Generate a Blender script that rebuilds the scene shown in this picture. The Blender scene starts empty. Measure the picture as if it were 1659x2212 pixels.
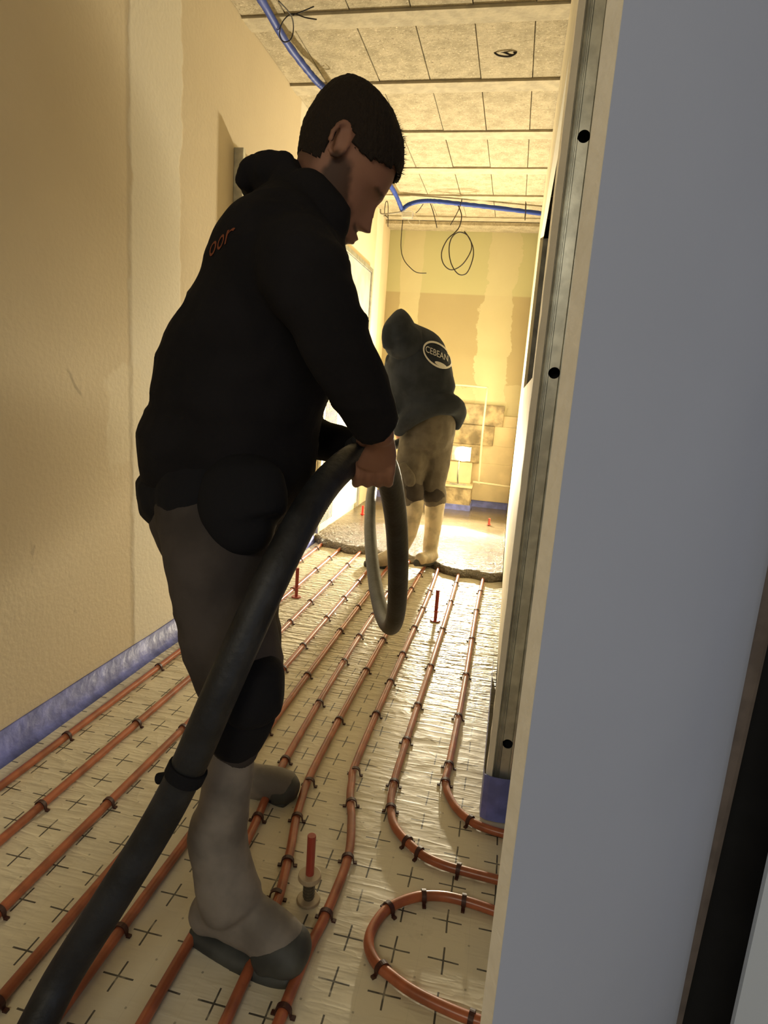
import bpy, bmesh, math, random
from mathutils import Vector, Matrix, noise
from mathutils.bvhtree import BVHTree
random.seed(7)
S = bpy.context.scene
COL = S.collection
PI = math.pi

# ------------------------------------------------------------------ camera
F = 1330.0; CX, CY = 829.5, 1106.0
CAM = Vector((0, 0, 1.13))
RM = Matrix(((0.9762971, -0.1080136, 0.1875553), (0.2045039, 0.1766335, -0.9627974), (0.0708667, 0.9783321, 0.194536)))
cd = bpy.data.cameras.new('camera'); cam = bpy.data.objects.new('camera', cd); COL.objects.link(cam)
cd.sensor_fit = 'VERTICAL'; cd.sensor_height = 24; cd.lens = F / 2212 * 24; cd.clip_start = 0.02
cam.matrix_world = Matrix.Translation(CAM) @ RM.to_4x4()
S.camera = cam

# ------------------------------------------------------------------ view, world, lights
S.view_settings.view_transform = 'Standard'; S.view_settings.look = 'None'
S.view_settings.gamma = 1; S.view_settings.exposure = 0.12; S.view_settings.use_curve_mapping = False
w = bpy.data.worlds.new('world'); S.world = w; w.use_nodes = True
w.node_tree.nodes['Background'].inputs[0].default_value = (0.55, 0.62, 0.85, 1)
w.node_tree.nodes['Background'].inputs[1].default_value = 0.12
def area(name, loc, target, sx, sy, power, col):
    l = bpy.data.lights.new(name, 'AREA'); l.shape = 'RECTANGLE'; l.size = sx; l.size_y = sy; l.energy = power; l.color = col
    o = bpy.data.objects.new(name, l); COL.objects.link(o); o.location = loc
    o.rotation_euler = (Vector(target) - Vector(loc)).to_track_quat('-Z', 'Y').to_euler()
    return o
LAMP = Vector((-0.445, 5.72, 0.60))
area('work_lamp_light', LAMP + Vector((0, -0.03, 0)), (LAMP.x - 0.05, 2.5, 1.75), 0.14, 0.10, 150, (1.0, 0.88, 0.64))
area('work_lamp_spill', LAMP + Vector((0, 0.0, 0.09)), (LAMP.x - 0.1, 5.4, 2.6), 0.12, 0.10, 3.5, (1.0, 0.88, 0.60))
area('window_daylight', (1.2, -1.1, 1.1), (0.1, 1.1, 0.8), 0.8, 1.1, 4.0, (0.72, 0.80, 1.0))
area('added_fill_behind', (-0.5, -1.7, 2.2), (-1.2, 1.9, 0.8), 1.0, 0.6, 15.0, (1.0, 0.91, 0.70))  # unseen warm fill, added behind the camera to brighten the near walls

# ------------------------------------------------------------------ helpers
def at(px, py, Y):
    d = RM @ Vector((px - CX, CY - py, -F)); return CAM + d * (Y / d.y)
def depth(p):
    return (RM.transposed() @ (p - CAM)).z * -1
def tag(o, label=None, cat=None, group=None, kind=None):
    if label: o['label'] = label
    if cat: o['category'] = cat
    if group: o['group'] = group
    if kind: o['kind'] = kind
    return o
def thing(name, loc, label, cat, group=None):
    o = bpy.data.objects.new(name, None); COL.objects.link(o); o.location = loc; o.empty_display_size = .05
    return tag(o, label, cat, group)
def obj(name, bm, mat, parent=None, smooth=False, bevel=0, weld=False):
    if weld: bmesh.ops.remove_doubles(bm, verts=bm.verts, dist=1e-5)
    bmesh.ops.recalc_face_normals(bm, faces=bm.faces)
    me = bpy.data.meshes.new(name); bm.to_mesh(me); bm.free()
    return obj_me(name, me, mat, parent, smooth, bevel)
def obj_me(name, me, mat, parent=None, smooth=False, bevel=0):
    o = bpy.data.objects.new(name, me); COL.objects.link(o)
    for m in (mat if isinstance(mat, (list, tuple)) else [mat]): me.materials.append(m)
    if smooth: me.polygons.foreach_set('use_smooth', [True] * len(me.polygons))
    if bevel:
        b = o.modifiers.new('bevel', 'BEVEL'); b.width = bevel; b.segments = 2; b.limit_method = 'ANGLE'
    if parent:
        o.parent = parent
        o.matrix_parent_inverse = Matrix.Translation(parent_loc(parent)).inverted()
    return o
def parent_loc(p):
    v = Vector(p.location)
    return v if p.parent is None else Vector((0, 0, 0)) if p.type != 'EMPTY' else v
def struct(o):
    o['kind'] = 'structure'; return o
def box(bm, x0, x1, y0, y1, z0, z1, shear=0.0, mi=0):
    vs = [bm.verts.new((x + shear * z, y, z)) for x in (x0, x1) for y in (y0, y1) for z in (z0, z1)]
    for f in ((0, 1, 3, 2), (4, 6, 7, 5), (0, 4, 5, 1), (2, 3, 7, 6), (0, 2, 6, 4), (1, 5, 7, 3)):
        fc = bm.faces.new([vs[i] for i in f]); fc.material_index = mi
    return vs
def frame_axes(t, side):
    t = t.normalized(); b = side - t * side.dot(t)
    if b.length < 1e-3: b = Vector((1, 0, 0)) - t * t.x
    b.normalize(); return t.cross(b), b
def loft(bm, nodes, seg=20, side=Vector((0, 1, 0)), cap=0.55, mi=0):
    """nodes: (Vector centre, ra, rb). closed, rounded ends."""
    n = len(nodes); rings = []
    for i, (c, ra, rb) in enumerate(nodes):
        t = nodes[min(i + 1, n - 1)][0] - nodes[max(i - 1, 0)][0]
        if t.length < 1e-6: t = Vector((0, 0, 1))
        a, b = frame_axes(t, side)
        rings.append((c, a, b, ra, rb, t.normalized()))
    def ring(c, a, b, ra, rb):
        return [bm.verts.new(c + a * (ra * math.cos(2 * PI * k / seg)) + b * (rb * math.sin(2 * PI * k / seg))) for k in range(seg)]
    R = []
    c, a, b, ra, rb, t = rings[0]
    if cap:
        p0 = bm.verts.new(c - t * ra * cap)
        R.append(ring(c - t * ra * cap * .72, a, b, ra * .62, rb * .62))
    else: p0 = bm.verts.new(c)
    for (c, a, b, ra, rb, t) in rings: R.append(ring(c, a, b, ra, rb))
    c, a, b, ra, rb, t = rings[-1]
    if cap:
        R.append(ring(c + t * ra * cap * .72, a, b, ra * .62, rb * .62)); p1 = bm.verts.new(c + t * ra * cap)
    else: p1 = bm.verts.new(c)
    fs = []
    for i in range(len(R) - 1):
        for k in range(seg):
            fs.append(bm.faces.new((R[i][k], R[i][(k + 1) % seg], R[i + 1][(k + 1) % seg], R[i + 1][k])))
    for k in range(seg):
        fs.append(bm.faces.new((p0, R[0][(k + 1) % seg], R[0][k]))); fs.append(bm.faces.new((p1, R[-1][k], R[-1][(k + 1) % seg])))
    for f in fs: f.material_index = mi
def smoothpath(pts, sub=8):
    """Catmull-Rom through tuples of Vector + scalars"""
    def cr(a, b, c, d, t):
        return 0.5 * ((2 * b) + (c - a) * t + (2 * a - 5 * b + 4 * c - d) * t * t + (-a + 3 * b - 3 * c + d) * t ** 3)
    out = []
    n = len(pts)
    for i in range(n - 1):
        p = [pts[max(i - 1, 0)], pts[i], pts[i + 1], pts[min(i + 2, n - 1)]]
        for k in range(sub):
            t = k / sub
            out.append(tuple(cr(p[0][j], p[1][j], p[2][j], p[3][j], t) for j in range(len(p[0]))))
    out.append(tuple(pts[-1])); return out
def tube(bm, pts, r, seg=10, sub=6, ribs=0):
    P = [(Vector(p), 1.0) for p in pts]
    Q = smoothpath(P, sub) if sub > 1 else P
    loft(bm, [(q[0], r, r) for q in Q], seg, Vector((.3, .2, 1)), cap=0.3)
def chain(bm, nodes, seg=20, side=Vector((0, 1, 0)), sub=3, cap=.55):
    """nodes: (px, py, Y, r_in_pixels[, half depth in metres]) -> real radii at that distance"""
    L = []
    for nd in nodes:
        p = at(nd[0], nd[1], nd[2]); r = nd[3] * depth(p) / F
        L.append((p, r, nd[4] if len(nd) > 4 else r))
    if sub > 1 and len(L) > 2: L = smoothpath(L, sub)
    loft(bm, L, seg, side, cap)
def blob(bm, px, py, Y, r, squash=1.0):
    p = at(px, py, Y); rr = r * depth(p) / F
    ball(bm, p, rr, rr * squash, rr)
def ball(bm, p, rx, ry, rz):
    m = Matrix.Translation(p) @ Matrix.Diagonal((rx, ry, rz, 1))
    bmesh.ops.create_icosphere(bm, subdivisions=3, radius=1, matrix=m)
def remesh(bm, voxel, smooth=6, disp=None, rib=None):
    me = bpy.data.meshes.new('tmp'); bm.to_mesh(me); bm.free()
    o = bpy.data.objects.new('tmp', me); COL.objects.link(o)
    m = o.modifiers.new('r', 'REMESH'); m.mode = 'VOXEL'; m.voxel_size = voxel
    if smooth:
        s = o.modifiers.new('s', 'SMOOTH'); s.factor = .5; s.iterations = smooth
    dg = bpy.context.evaluated_depsgraph_get(); dg.update()
    out = bpy.data.meshes.new_from_object(o.evaluated_get(dg))
    bpy.data.objects.remove(o)
    if disp:
        amp, sc, stretch = disp
        b2 = bmesh.new(); b2.from_mesh(out); b2.normal_update()
        mv = []
        for v in b2.verts:
            q = Vector((v.co.x * stretch[0], v.co.y * stretch[1], v.co.z * stretch[2])) * sc
            h = noise.noise(q) + .5 * noise.noise(q * 2.1)
            h = (1 - abs(h) * 2)
            mv.append(v.normal * h * amp)
        for v, d in zip(b2.verts, mv): v.co += d
        b2.to_mesh(out); b2.free()
    return out

# ------------------------------------------------------------------ materials
class NT:
    def __init__(s, name):
        s.m = bpy.data.materials.new(name); s.m.use_nodes = True; s.t = s.m.node_tree; s.n = s.t.nodes; s.l = s.t.links
        s.b = s.n['Principled BSDF']; s.geo = None
    def node(s, ty, **kw):
        x = s.n.new(ty)
        for k, v in kw.items(): setattr(x, k, v)
        return x
    def link(s, a, b): s.l.new(a, b)
    def val(s, sock, v):
        if isinstance(v, (int, float)): sock.default_value = v
        elif isinstance(v, tuple): sock.default_value = v if len(v) == 4 else v + (1,)
        else: s.l.new(v, sock)
    def pos(s):
        if not s.geo: s.geo = s.node('ShaderNodeTexCoord')
        return s.geo.outputs['Object']
    def xyz(s):
        x = s.node('ShaderNodeSeparateXYZ'); s.link(s.pos(), x.inputs[0]); return x.outputs
    def math(s, op, a, b=0.0, c=None):
        x = s.node('ShaderNodeMath', operation=op); s.val(x.inputs[0], a); s.val(x.inputs[1], b)
        if c is not None: s.val(x.inputs[2], c)
        return x.outputs[0]
    def noise(s, scale, detail=3, rough=.5, vec=None, stretch=None):
        x = s.node('ShaderNodeTexNoise'); x.inputs['Scale'].default_value = scale; x.inputs['Detail'].default_value = detail
        x.inputs['Roughness'].default_value = rough
        v = vec or s.pos()
        if stretch:
            mp = s.node('ShaderNodeMapping'); mp.inputs['Scale'].default_value = stretch; s.link(v, mp.inputs[0]); v = mp.outputs[0]
        s.link(v, x.inputs['Vector']); return x.outputs['Fac']
    def mix(s, f, a, b):
        x = s.node('ShaderNodeMix', data_type='RGBA'); s.val(x.inputs[0], f); s.val(x.inputs[6], a); s.val(x.inputs[7], b); return x.outputs[2]
    def step(s, x, lo, hi):
        r = s.node('ShaderNodeMapRange', interpolation_type='SMOOTHSTEP'); s.val(r.inputs[0], x); s.val(r.inputs[1], lo); s.val(r.inputs[2], hi); return r.outputs[0]
    def band(s, x, a, b, soft):
        return s.math('MULTIPLY', s.step(x, a - soft, a + soft), s.math('SUBTRACT', 1.0, s.step(x, b - soft, b + soft)))
    def bump(s, h, strength=.3, dist=.01, normal=None):
        x = s.node('ShaderNodeBump'); x.inputs['Strength'].default_value = strength; x.inputs['Distance'].default_value = dist
        s.link(h, x.inputs['Height'])
        if normal: s.link(normal, x.inputs['Normal'])
        s.link(x.outputs[0], s.b.inputs['Normal']); return x.outputs[0]
    def set(s, col=None, rough=None, metal=None, spec=None):
        if col is not None: s.val(s.b.inputs['Base Color'], col)
        if rough is not None: s.val(s.b.inputs['Roughness'], rough)
        if metal is not None: s.b.inputs['Metallic'].default_value = metal
        if spec is not None: s.b.inputs['Specular IOR Level'].default_value = spec
        return s
def simple(name, col, rough=.6, metal=0, bump=None, var=0.0, vscale=12, spec=.5, stretch=None):
    t = NT(name); c = col
    if var:
        c = t.mix(t.step(t.noise(vscale, 4, stretch=stretch), .35, .65), tuple(x * (1 - var) for x in col), tuple(min(1, x * (1 + var)) for x in col))
    t.set(c, rough, metal, spec)
    if bump: t.bump(t.noise(bump[0], 4, stretch=stretch), bump[1], bump[2])
    return t.m

# left wall: paper faced board, a wide filler band, smaller patches and scuffs
def mat_left_wall():
    t = NT('left_wall_board'); X, Y, Z = t.xyz()
    wob = t.math('MULTIPLY', t.math('SUBTRACT', t.noise(5, 4, .6), .5), .10)
    wob2 = t.math('MULTIPLY', t.math('SUBTRACT', t.noise(2.0, 5, .65), .5), .5)
    yw = t.math('ADD', Y, wob)
    base = t.mix(t.noise(1.6, 5, .6), (0.60, 0.50, 0.33), (0.74, 0.63, 0.43))
    b1 = t.band(yw, 2.00, 2.33, .008)
    b2 = t.band(t.math('ADD', Y, t.math('MULTIPLY', wob, .7)), 3.60, 3.95, .01)
    b3 = t.band(t.math('ADD', Y, t.math('MULTIPLY', wob, .7)), 5.60, 5.85, .01)
    bs = t.math('MAXIMUM', b1, t.math('MAXIMUM', b2, b3))
    col = t.mix(t.math('MULTIPLY', bs, .85), base, (0.78, 0.72, 0.57))
    # patch low on the band
    py = t.math('ADD', Y, t.math('MULTIPLY', wob, 1.6)); pz = t.math('ADD', Z, wob2)
    patch = t.math('MULTIPLY', t.band(py, 1.86, 2.06, .01), t.band(pz, .80, 1.12, .02))
    col = t.mix(t.math('MULTIPLY', patch, .6), col, (0.76, 0.68, 0.50))
    # vertical joint seam
    seam = t.band(t.math('ADD', Y, t.math('MULTIPLY', wob, .15)), 1.985, 2.012, .008)
    col = t.mix(t.math('MULTIPLY', seam, .40), col, (0.38, 0.31, 0.2))
    sc = t.math('MULTIPLY', t.step(t.noise(9, 6, .7, stretch=(1, 1, .45)), .66, .74), t.math('SUBTRACT', 1.0, t.step(Z, 1.0, 1.25)))
    col = t.mix(t.math('MULTIPLY', sc, .45), col, (0.33, 0.27, 0.18))
    # pencil like scrape mark
    d = t.math('ABSOLUTE', t.math('SUBTRACT', t.math('ADD', Z, t.math('MULTIPLY', Y, 1.2)), t.math('ADD', 3.12, wob)))
    mk = t.math('MULTIPLY', t.math('SUBTRACT', 1.0, t.step(d, .003, .012)), t.math('MULTIPLY', t.band(Y, 1.64, 1.74, .01), t.band(Z, .98, 1.12, .01)))
    col = t.mix(t.math('MULTIPLY', mk, .5), col, (0.30, 0.24, 0.15))
    t.set(col, .85)
    h = t.math('ADD', t.math('MULTIPLY', bs, .6), t.noise(60, 3))
    t.bump(h, .25, .004)
    return t.m
def mat_far_wall():
    t = NT('far_wall_board'); X, Y, Z = t.xyz()
    wob = t.math('MULTIPLY', t.math('SUBTRACT', t.noise(3.2, 6, .62), .5), .34)
    wob2 = t.math('MULTIPLY', t.math('SUBTRACT', t.noise(4.5, 6, .7, stretch=(1, 1, 2.2)), .5), .3)
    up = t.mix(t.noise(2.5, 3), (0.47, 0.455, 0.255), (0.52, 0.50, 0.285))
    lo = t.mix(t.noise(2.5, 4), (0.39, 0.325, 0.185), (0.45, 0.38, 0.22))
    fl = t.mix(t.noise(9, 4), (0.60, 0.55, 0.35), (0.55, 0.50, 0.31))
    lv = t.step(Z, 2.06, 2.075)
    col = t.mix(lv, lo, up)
    band_r = t.band(t.math('ADD', X, wob), -.40, -.09, .006)
    lowright = t.math('MULTIPLY', t.math('SUBTRACT', 1.0, t.step(t.math('ADD', Z, wob2), 1.22, 1.235)), t.step(X, -.9, -.88))
    band_l = t.math('MULTIPLY', t.band(t.math('ADD', X, t.math('MULTIPLY', wob, .25)), -1.20, -1.00, .006), t.step(Z, .2, .3))
    m = t.math('MAXIMUM', band_r, t.math('MAXIMUM', band_l, t.math('MULTIPLY', lowright, .55)))
    col = t.mix(t.math('MULTIPLY', m, .85), col, fl)
    t.set(col, .8); t.bump(t.math('ADD', m, t.noise(50, 3)), .2, .003)
    return t.m
def mat_ceiling():
    t = NT('rough_concrete_block')
    n1 = t.noise(85, 5, .7); n2 = t.noise(14, 4, .6)
    col = t.mix(t.step(n2, .3, .7), (0.34, 0.29, 0.185), (0.48, 0.41, 0.275))
    col = t.mix(t.step(n1, .58, .66), col, (0.70, 0.62, 0.44))
    col = t.mix(t.math('SUBTRACT', 1.0, t.step(n1, .34, .42)), col, (0.20, 0.16, 0.10))
    t.set(col, .95); t.bump(t.noise(60, 5, .75), .8, .008)
    return t.m
def mat_membrane():
    t = NT('printed_membrane'); X, Y, Z = t.xyz()
    def cell(v, off):
        a = t.math('ADD', t.math('MULTIPLY', v, 10.0), off)
        return t.math('ABSOLUTE', t.math('SUBTRACT', t.math('FRACT', a), .5))
    wx = t.math('MULTIPLY', t.math('SUBTRACT', t.noise(4, 3), .5), .012)
    u = cell(t.math('ADD', X, wx), .7); v = cell(t.math('ADD', Y, wx), .8)       # crosses at x=-.02+.1k, y=.97+.1k
    th, ln = .019, .32
    c = t.math('MAXIMUM', t.math('MULTIPLY', t.math('LESS_THAN', u, th), t.math('LESS_THAN', v, ln)),
               t.math('MULTIPLY', t.math('LESS_THAN', v, th), t.math('LESS_THAN', u, ln)))
    du = t.math('SUBTRACT', .5, u); dv = t.math('SUBTRACT', .5, v)
    dot = t.math('MULTIPLY', t.math('LESS_THAN', du, .022), t.math('LESS_THAN', dv, .022))
    seam = t.math('LESS_THAN', du, .005)
    fade = t.math('SUBTRACT', 1.0, t.step(t.math('ADD', Y, t.math('MULTIPLY', t.noise(3, 3), .5)), 2.25, 2.95))
    worn = t.step(t.noise(30, 3), .25, .5)
    base = t.mix(t.noise(3, 5, .6), (0.62, 0.56, 0.41), (0.74, 0.68, 0.51))
    stain = t.step(t.noise(6, 6, .7), .60, .72)
    base = t.mix(t.math('MULTIPLY', stain, .25), base, (0.34, 0.29, 0.19))
    col = t.mix(t.math('MULTIPLY', t.math('MULTIPLY', c, fade), t.math('ADD', .55, t.math('MULTIPLY', worn, .4))), base, (0.035, 0.032, 0.028))
    col = t.mix(t.math('MULTIPLY', t.math('MULTIPLY', dot, fade), .5), col, (0.1, 0.09, 0.06))
    col = t.mix(t.math('MULTIPLY', seam, .10), col, (0.15, 0.13, 0.08))
    t.set(col, .46, spec=.5)
    # stretched plastic wrinkles, strongest where the film is pulled tight
    amt = t.band(Y, 2.35, 4.4, .45)
    big = t.noise(3.5, 3)
    def ridge(sc, st, k):
        n_ = t.noise(sc, 3, .5, stretch=st)
        a_ = t.math('MAXIMUM', t.math('SUBTRACT', 1.0, t.math('MULTIPLY', t.math('ABSOLUTE', t.math('SUBTRACT', n_, .5)), k)), 0.0)
        return t.math('POWER', a_, 1.6)
    r1 = ridge(6, (.6, 4.2, 1), 7.0); r2 = ridge(11, (1.0, 1.6, 1), 8.0); r3 = ridge(3.2, (1.3, .8, 1), 14.0)
    h = t.math('ADD', t.math('MULTIPLY', t.math('ADD', r1, t.math('MULTIPLY', r2, .5)), t.math('ADD', .06, amt)), t.math('ADD', t.math('MULTIPLY', big, 1.2), t.math('MULTIPLY', r3, .08)))
    t.bump(h, .8, .013)
    return t.m
def mat_screed():
    t = NT('wet_screed'); X, Y, Z = t.xyz()
    near = t.math('SUBTRACT', 1.0, t.step(Y, 4.5, 5.2))
    n = t.noise(42, 4, .6); n2 = t.noise(9, 4)
    col = t.mix(n2, (0.10, 0.08, 0.05), (0.17, 0.135, 0.085))
    t.set(col, t.math('ADD', .13, t.math('MULTIPLY', t.noise(30, 2), .10)), spec=.45)
    h = t.math('MULTIPLY', n, t.math('ADD', .07, near))
    t.bump(h, 1.0, .035)
    return t.m
M = {}
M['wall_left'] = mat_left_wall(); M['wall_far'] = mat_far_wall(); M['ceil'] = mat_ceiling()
M['beam'] = simple('smooth_concrete_beam', (0.42, 0.365, 0.25), .9, bump=(70, .5, .004), var=.10, vscale=20); M['membrane'] = mat_membrane(); M['screed'] = mat_screed()
M['board'] = simple('white_board_face', (0.62, 0.63, 0.655), .85, bump=(260, .12, .001), var=.03, vscale=2)
M['gyp'] = simple('gypsum_edge', (0.88, 0.80, 0.64), .9, bump=(90, .4, .003), var=.03, vscale=30)
M['cream'] = simple('cream_board', (0.78, 0.70, 0.50), .8, bump=(50, .3, .003), var=.07, vscale=8, stretch=(1, .4, 1))
M['steel'] = simple('galvanised_steel', (0.52, 0.53, 0.48), .36, .75, bump=(120, .12, .001), var=.15, vscale=25)
M['doorgrey'] = simple('light_grey_door_board', (0.42, 0.41, 0.36), .7, var=.12, vscale=6)
M['brown'] = simple('brown_batten', (0.20, 0.16, 0.135), .85, var=.15, vscale=20)
M['dull_steel'] = simple('dull_dark_steel', (0.16, 0.16, 0.15), .5, .5, var=.3, vscale=10)
M['dark'] = simple('painted_dark_gap', (0.012, 0.013, 0.016), .9, var=.3, vscale=5)  # near black colour stands in for the darkness of unlit gaps and hollows
M['strip'] = simple('blue_foam_strip', (0.17, 0.20, 0.55), .42, bump=(28, .45, .006), var=.22, vscale=14)
M['pipe'] = simple('copper_red_pipe', (0.36, 0.105, 0.045), .3, bump=(40, .1, .001), var=.22, vscale=18, spec=.6)
M['clip'] = simple('dark_red_plastic_clip', (0.05, 0.012, 0.008), .5)
M['redrod'] = simple('red_plastic', (0.36, 0.055, 0.035), .35)
M['bright_red'] = simple('bright_red_plastic', (0.72, 0.03, 0.02), .35)
M['disc'] = simple('beige_plastic_disc', (0.42, 0.33, 0.21), .4)
M['bolt'] = simple('dark_threaded_plastic', (0.10, 0.08, 0.05), .5, bump=(200, .5, .002))
M['conduit'] = simple('blue_corrugated_conduit', (0.02, 0.05, 0.27), .5, spec=.25)
M['wire'] = simple('black_wire', (0.02, 0.015, 0.012), .7)
M['greywire'] = simple('grey_conduit', (0.30, 0.28, 0.22), .5)
M['hose'] = simple('black_rubber_hose', (0.011, 0.012, 0.014), .55, bump=(90, .4, .003), var=.55, vscale=14)
M['hose_grey'] = M['hose']
M['concrete'] = simple('stair_concrete', (0.34, 0.27, 0.16), .85, bump=(24, .8, .015), var=.4, vscale=9)
M['plaster'] = simple('stair_plaster', (0.62, 0.52, 0.33), .75, bump=(10, .3, .01), var=.1, vscale=5)
M['hoodie'] = simple('black_cotton_fleece', (0.011, 0.010, 0.011), .95, bump=(160, .3, .002), var=.2, vscale=5, spec=.15)
M['pants'] = simple('dark_grey_work_canvas', (0.060, 0.050, 0.044), .92, bump=(140, .35, .002), var=.25, vscale=7, spec=.2)
M['black_canvas'] = simple('black_canvas', (0.009, 0.009, 0.011), .9, bump=(140, .3, .002), spec=.2)
M['boot'] = simple('dusty_rubber_boot', (0.195, 0.17, 0.14), .72, bump=(35, .35, .004), var=.28, vscale=9)
M['boot_dark'] = simple('dark_boot_toe', (0.05, 0.052, 0.045), .6, var=.3, vscale=12)
M['skin'] = simple('skin', (0.40, 0.20, 0.125), .55, var=.08, vscale=20, bump=(120, .15, .001))
t = NT('skin_stubble'); va = t.node('ShaderNodeVertexColor', layer_name='stubble')
t.set(t.mix(t.math('MULTIPLY', va.outputs[0], .88), t.mix(t.noise(20, 4), (0.27, 0.13, 0.082), (0.33, 0.165, 0.105)), (0.045, 0.024, 0.014)), .6, spec=.3); t.bump(t.noise(140, 3), .15, .001); M['skin1'] = t.m
M['hair'] = simple('dark_brown_hair', (0.016, 0.010, 0.006), .85, bump=(130, .9, .006), spec=.3, stretch=(1, 1, .5))
M['beard'] = simple('short_beard', (0.07, 0.038, 0.022), .9, bump=(300, .9, .003))
M['orange'] = simple('orange_print', (0.20, 0.05, 0.015), .9)
M['white_print'] = simple('white_print', (0.75, 0.72, 0.66), .7)
M['grey_hoodie'] = simple('charcoal_fleece', (0.030, 0.035, 0.046), .92, bump=(120, .3, .002), var=.25, vscale=8, spec=.2)
M['pants2'] = simple('muddy_work_trousers', (0.125, 0.105, 0.08), .85, bump=(70, .4, .003), var=.16, vscale=16)
M['boot2'] = simple('muddy_cream_boot', (0.50, 0.42, 0.28), .5, bump=(30, .4, .004), var=.22, vscale=14)
M['glove'] = simple('black_glove', (0.018, 0.017, 0.016), .8, bump=(120, .4, .002))
M['rail'] = simple('cream_painted_tube', (0.66, 0.58, 0.40), .5)
t = NT('clear_plastic'); t.set((0.9, 0.9, 0.86), .15); t.b.inputs['Transmission Weight'].default_value = .85; M['clear'] = t.m
t = NT('lamp_glass_lit'); t.set((1, .9, .7), .4); t.b.inputs['Emission Color'].default_value = (1, .84, .5, 1); t.b.inputs['Emission Strength'].default_value = 90; M['glow'] = t.m

# ------------------------------------------------------------------ the setting
XL, XR, YF, ZC = -1.335, 0.047, 6.15, 2.67
bm = bmesh.new(); box(bm, XL - .1, .9, -2.4, YF + .6, -.05, 0); floor = struct(obj('floor', bm, M['membrane']))
bm = bmesh.new(); box(bm, XL - .1, XL, -2.4, 8.0, -.05, 2.9); struct(obj('wall_left', bm, M['wall_left']))
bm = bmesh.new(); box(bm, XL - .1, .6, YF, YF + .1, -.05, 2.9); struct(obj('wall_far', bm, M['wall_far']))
# ceiling: hollow blocks between thin beams, dark open joints
bm = bmesh.new()
box(bm, XL - .1, .9, -2.4, YF + .1, ZC + .02, ZC + .12)
xs = [-1.335, -1.135, -.85, -.59, -.335, -.085, .165, .415, .9]
k = -9
while True:
    yb = 2.93 + .6 * k; k += 1
    if yb > 6.1: break
    if yb < -2.3: continue
    box(bm, XL, .9, yb - .108, yb - .0015, ZC - .010, ZC + .03, mi=1)
    for i in range(len(xs) - 1):
        g = .0022
        box(bm, xs[i] + g, xs[i + 1] - g, yb + .0035, min(yb + .6 - .110, YF), ZC + random.uniform(-.002, .003), ZC + .03)
struct(obj('ceiling', bm, [M['ceil'], M['beam']], bevel=.001))
bm = bmesh.new(); box(bm, XL, XR, 5.93, YF, ZC - .045, ZC - .012)
struct(obj('trim_1', bm, M['ceil'], bevel=.004))

# right wall of the corridor: two board leaves on steel, opening with raw steel reveal
SH = -.004   # the wall end leans by a few millimetres
bm = bmesh.new()
oy0, oy1, oz0, oz1 = 2.05, 4.15, 1.20, 2.11
zt = ZC - .012
def leaf(x0, x1, y0=1.56):
    box(bm, x0, x1, y0, YF, 0.05, oz0); box(bm, x0, x1, y0, YF, oz1, zt)
    box(bm, x0, x1, y0, oy0, oz0, oz1); box(bm, x0, x1, oy1, YF, oz0, oz1)
leaf(XR, XR + .018)
struct(obj('wall_right', bm, M['cream']))
bm = bmesh.new(); box(bm, .122, .148, 1.56, YF, 0.0, zt)
struct(obj('wall_right_back', bm, M['board']))
# steel lined hole
fr = thing('steel_opening_frame', (XR + .03, oy0, oz0), 'dark steel framed slot cut into the right corridor wall', 'opening frame')
for nm, a in (('frame_jamb', (XR + .019, .118, oy0 - .002, oy0 + .004, oz0, oz1)), ('frame_jamb', (XR + .019, .118, oy1 - .004, oy1 + .002, oz0, oz1)),
              ('frame_sill', (XR + .019, .118, oy0, oy1, oz0 - .004, oz0)), ('frame_back', (.110, .118, oy0, oy1, oz0, oz1))):
    bm = bmesh.new(); box(bm, *a); obj(nm, bm, M['dull_steel'] if nm != 'frame_back' else M['dark'], fr)

# ------------------------------------------------------------------ wall end: steel stud between board edges
def ragged_edge(bm, x0, x1, y0, y1, z0, z1, amp, shear, side=1):
    n = 70; rows = []
    for i in range(n + 1):
        z = z0 + (z1 - z0) * i / n
        j = (noise.noise(Vector((z * 14, x0 * 30, 0))) + .5 * noise.noise(Vector((z * 40, 3, 1)))) * amp
        xa = x0 + (j if side < 0 else 0); xb = x1 + (j if side > 0 else 0)
        s = shear * z
        rows.append([bm.verts.new((x + s, y, z)) for x, y in ((xa, y0), (xb, y0), (xb, y1), (xa, y1))])
    for i in range(n):
        for q in range(4):
            bm.faces.new((rows[i][q], rows[i][(q + 1) % 4], rows[i + 1][(q + 1) % 4], rows[i + 1][q]))
    bm.faces.new(rows[0][::-1]); bm.faces.new(rows[-1])
YE = 1.545; LEAN = .0035
st = thing('steel_wall_stud', (.075, YE, .02), 'tall galvanised steel stud with round holes between the cut board edges', 'metal stud')
bm = bmesh.new()
x0, x1 = .050, .098
prof = [(x0, YE + .05), (x0, YE), (x0 + .0025, YE + .0005), (x0 + .004, YE + .014), (x0 + .010, YE + .015), (x0 + .0115, YE + .006), (x0 + .013, YE + .006), (x0 + .0145, YE + .012), (x0 + .017, YE + .012), (x0 + .0185, YE), (x1 - .007, YE), (x1 - .004, YE + .005), (x1, YE + .004), (x1, YE + .05)]
th = .0012
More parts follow.
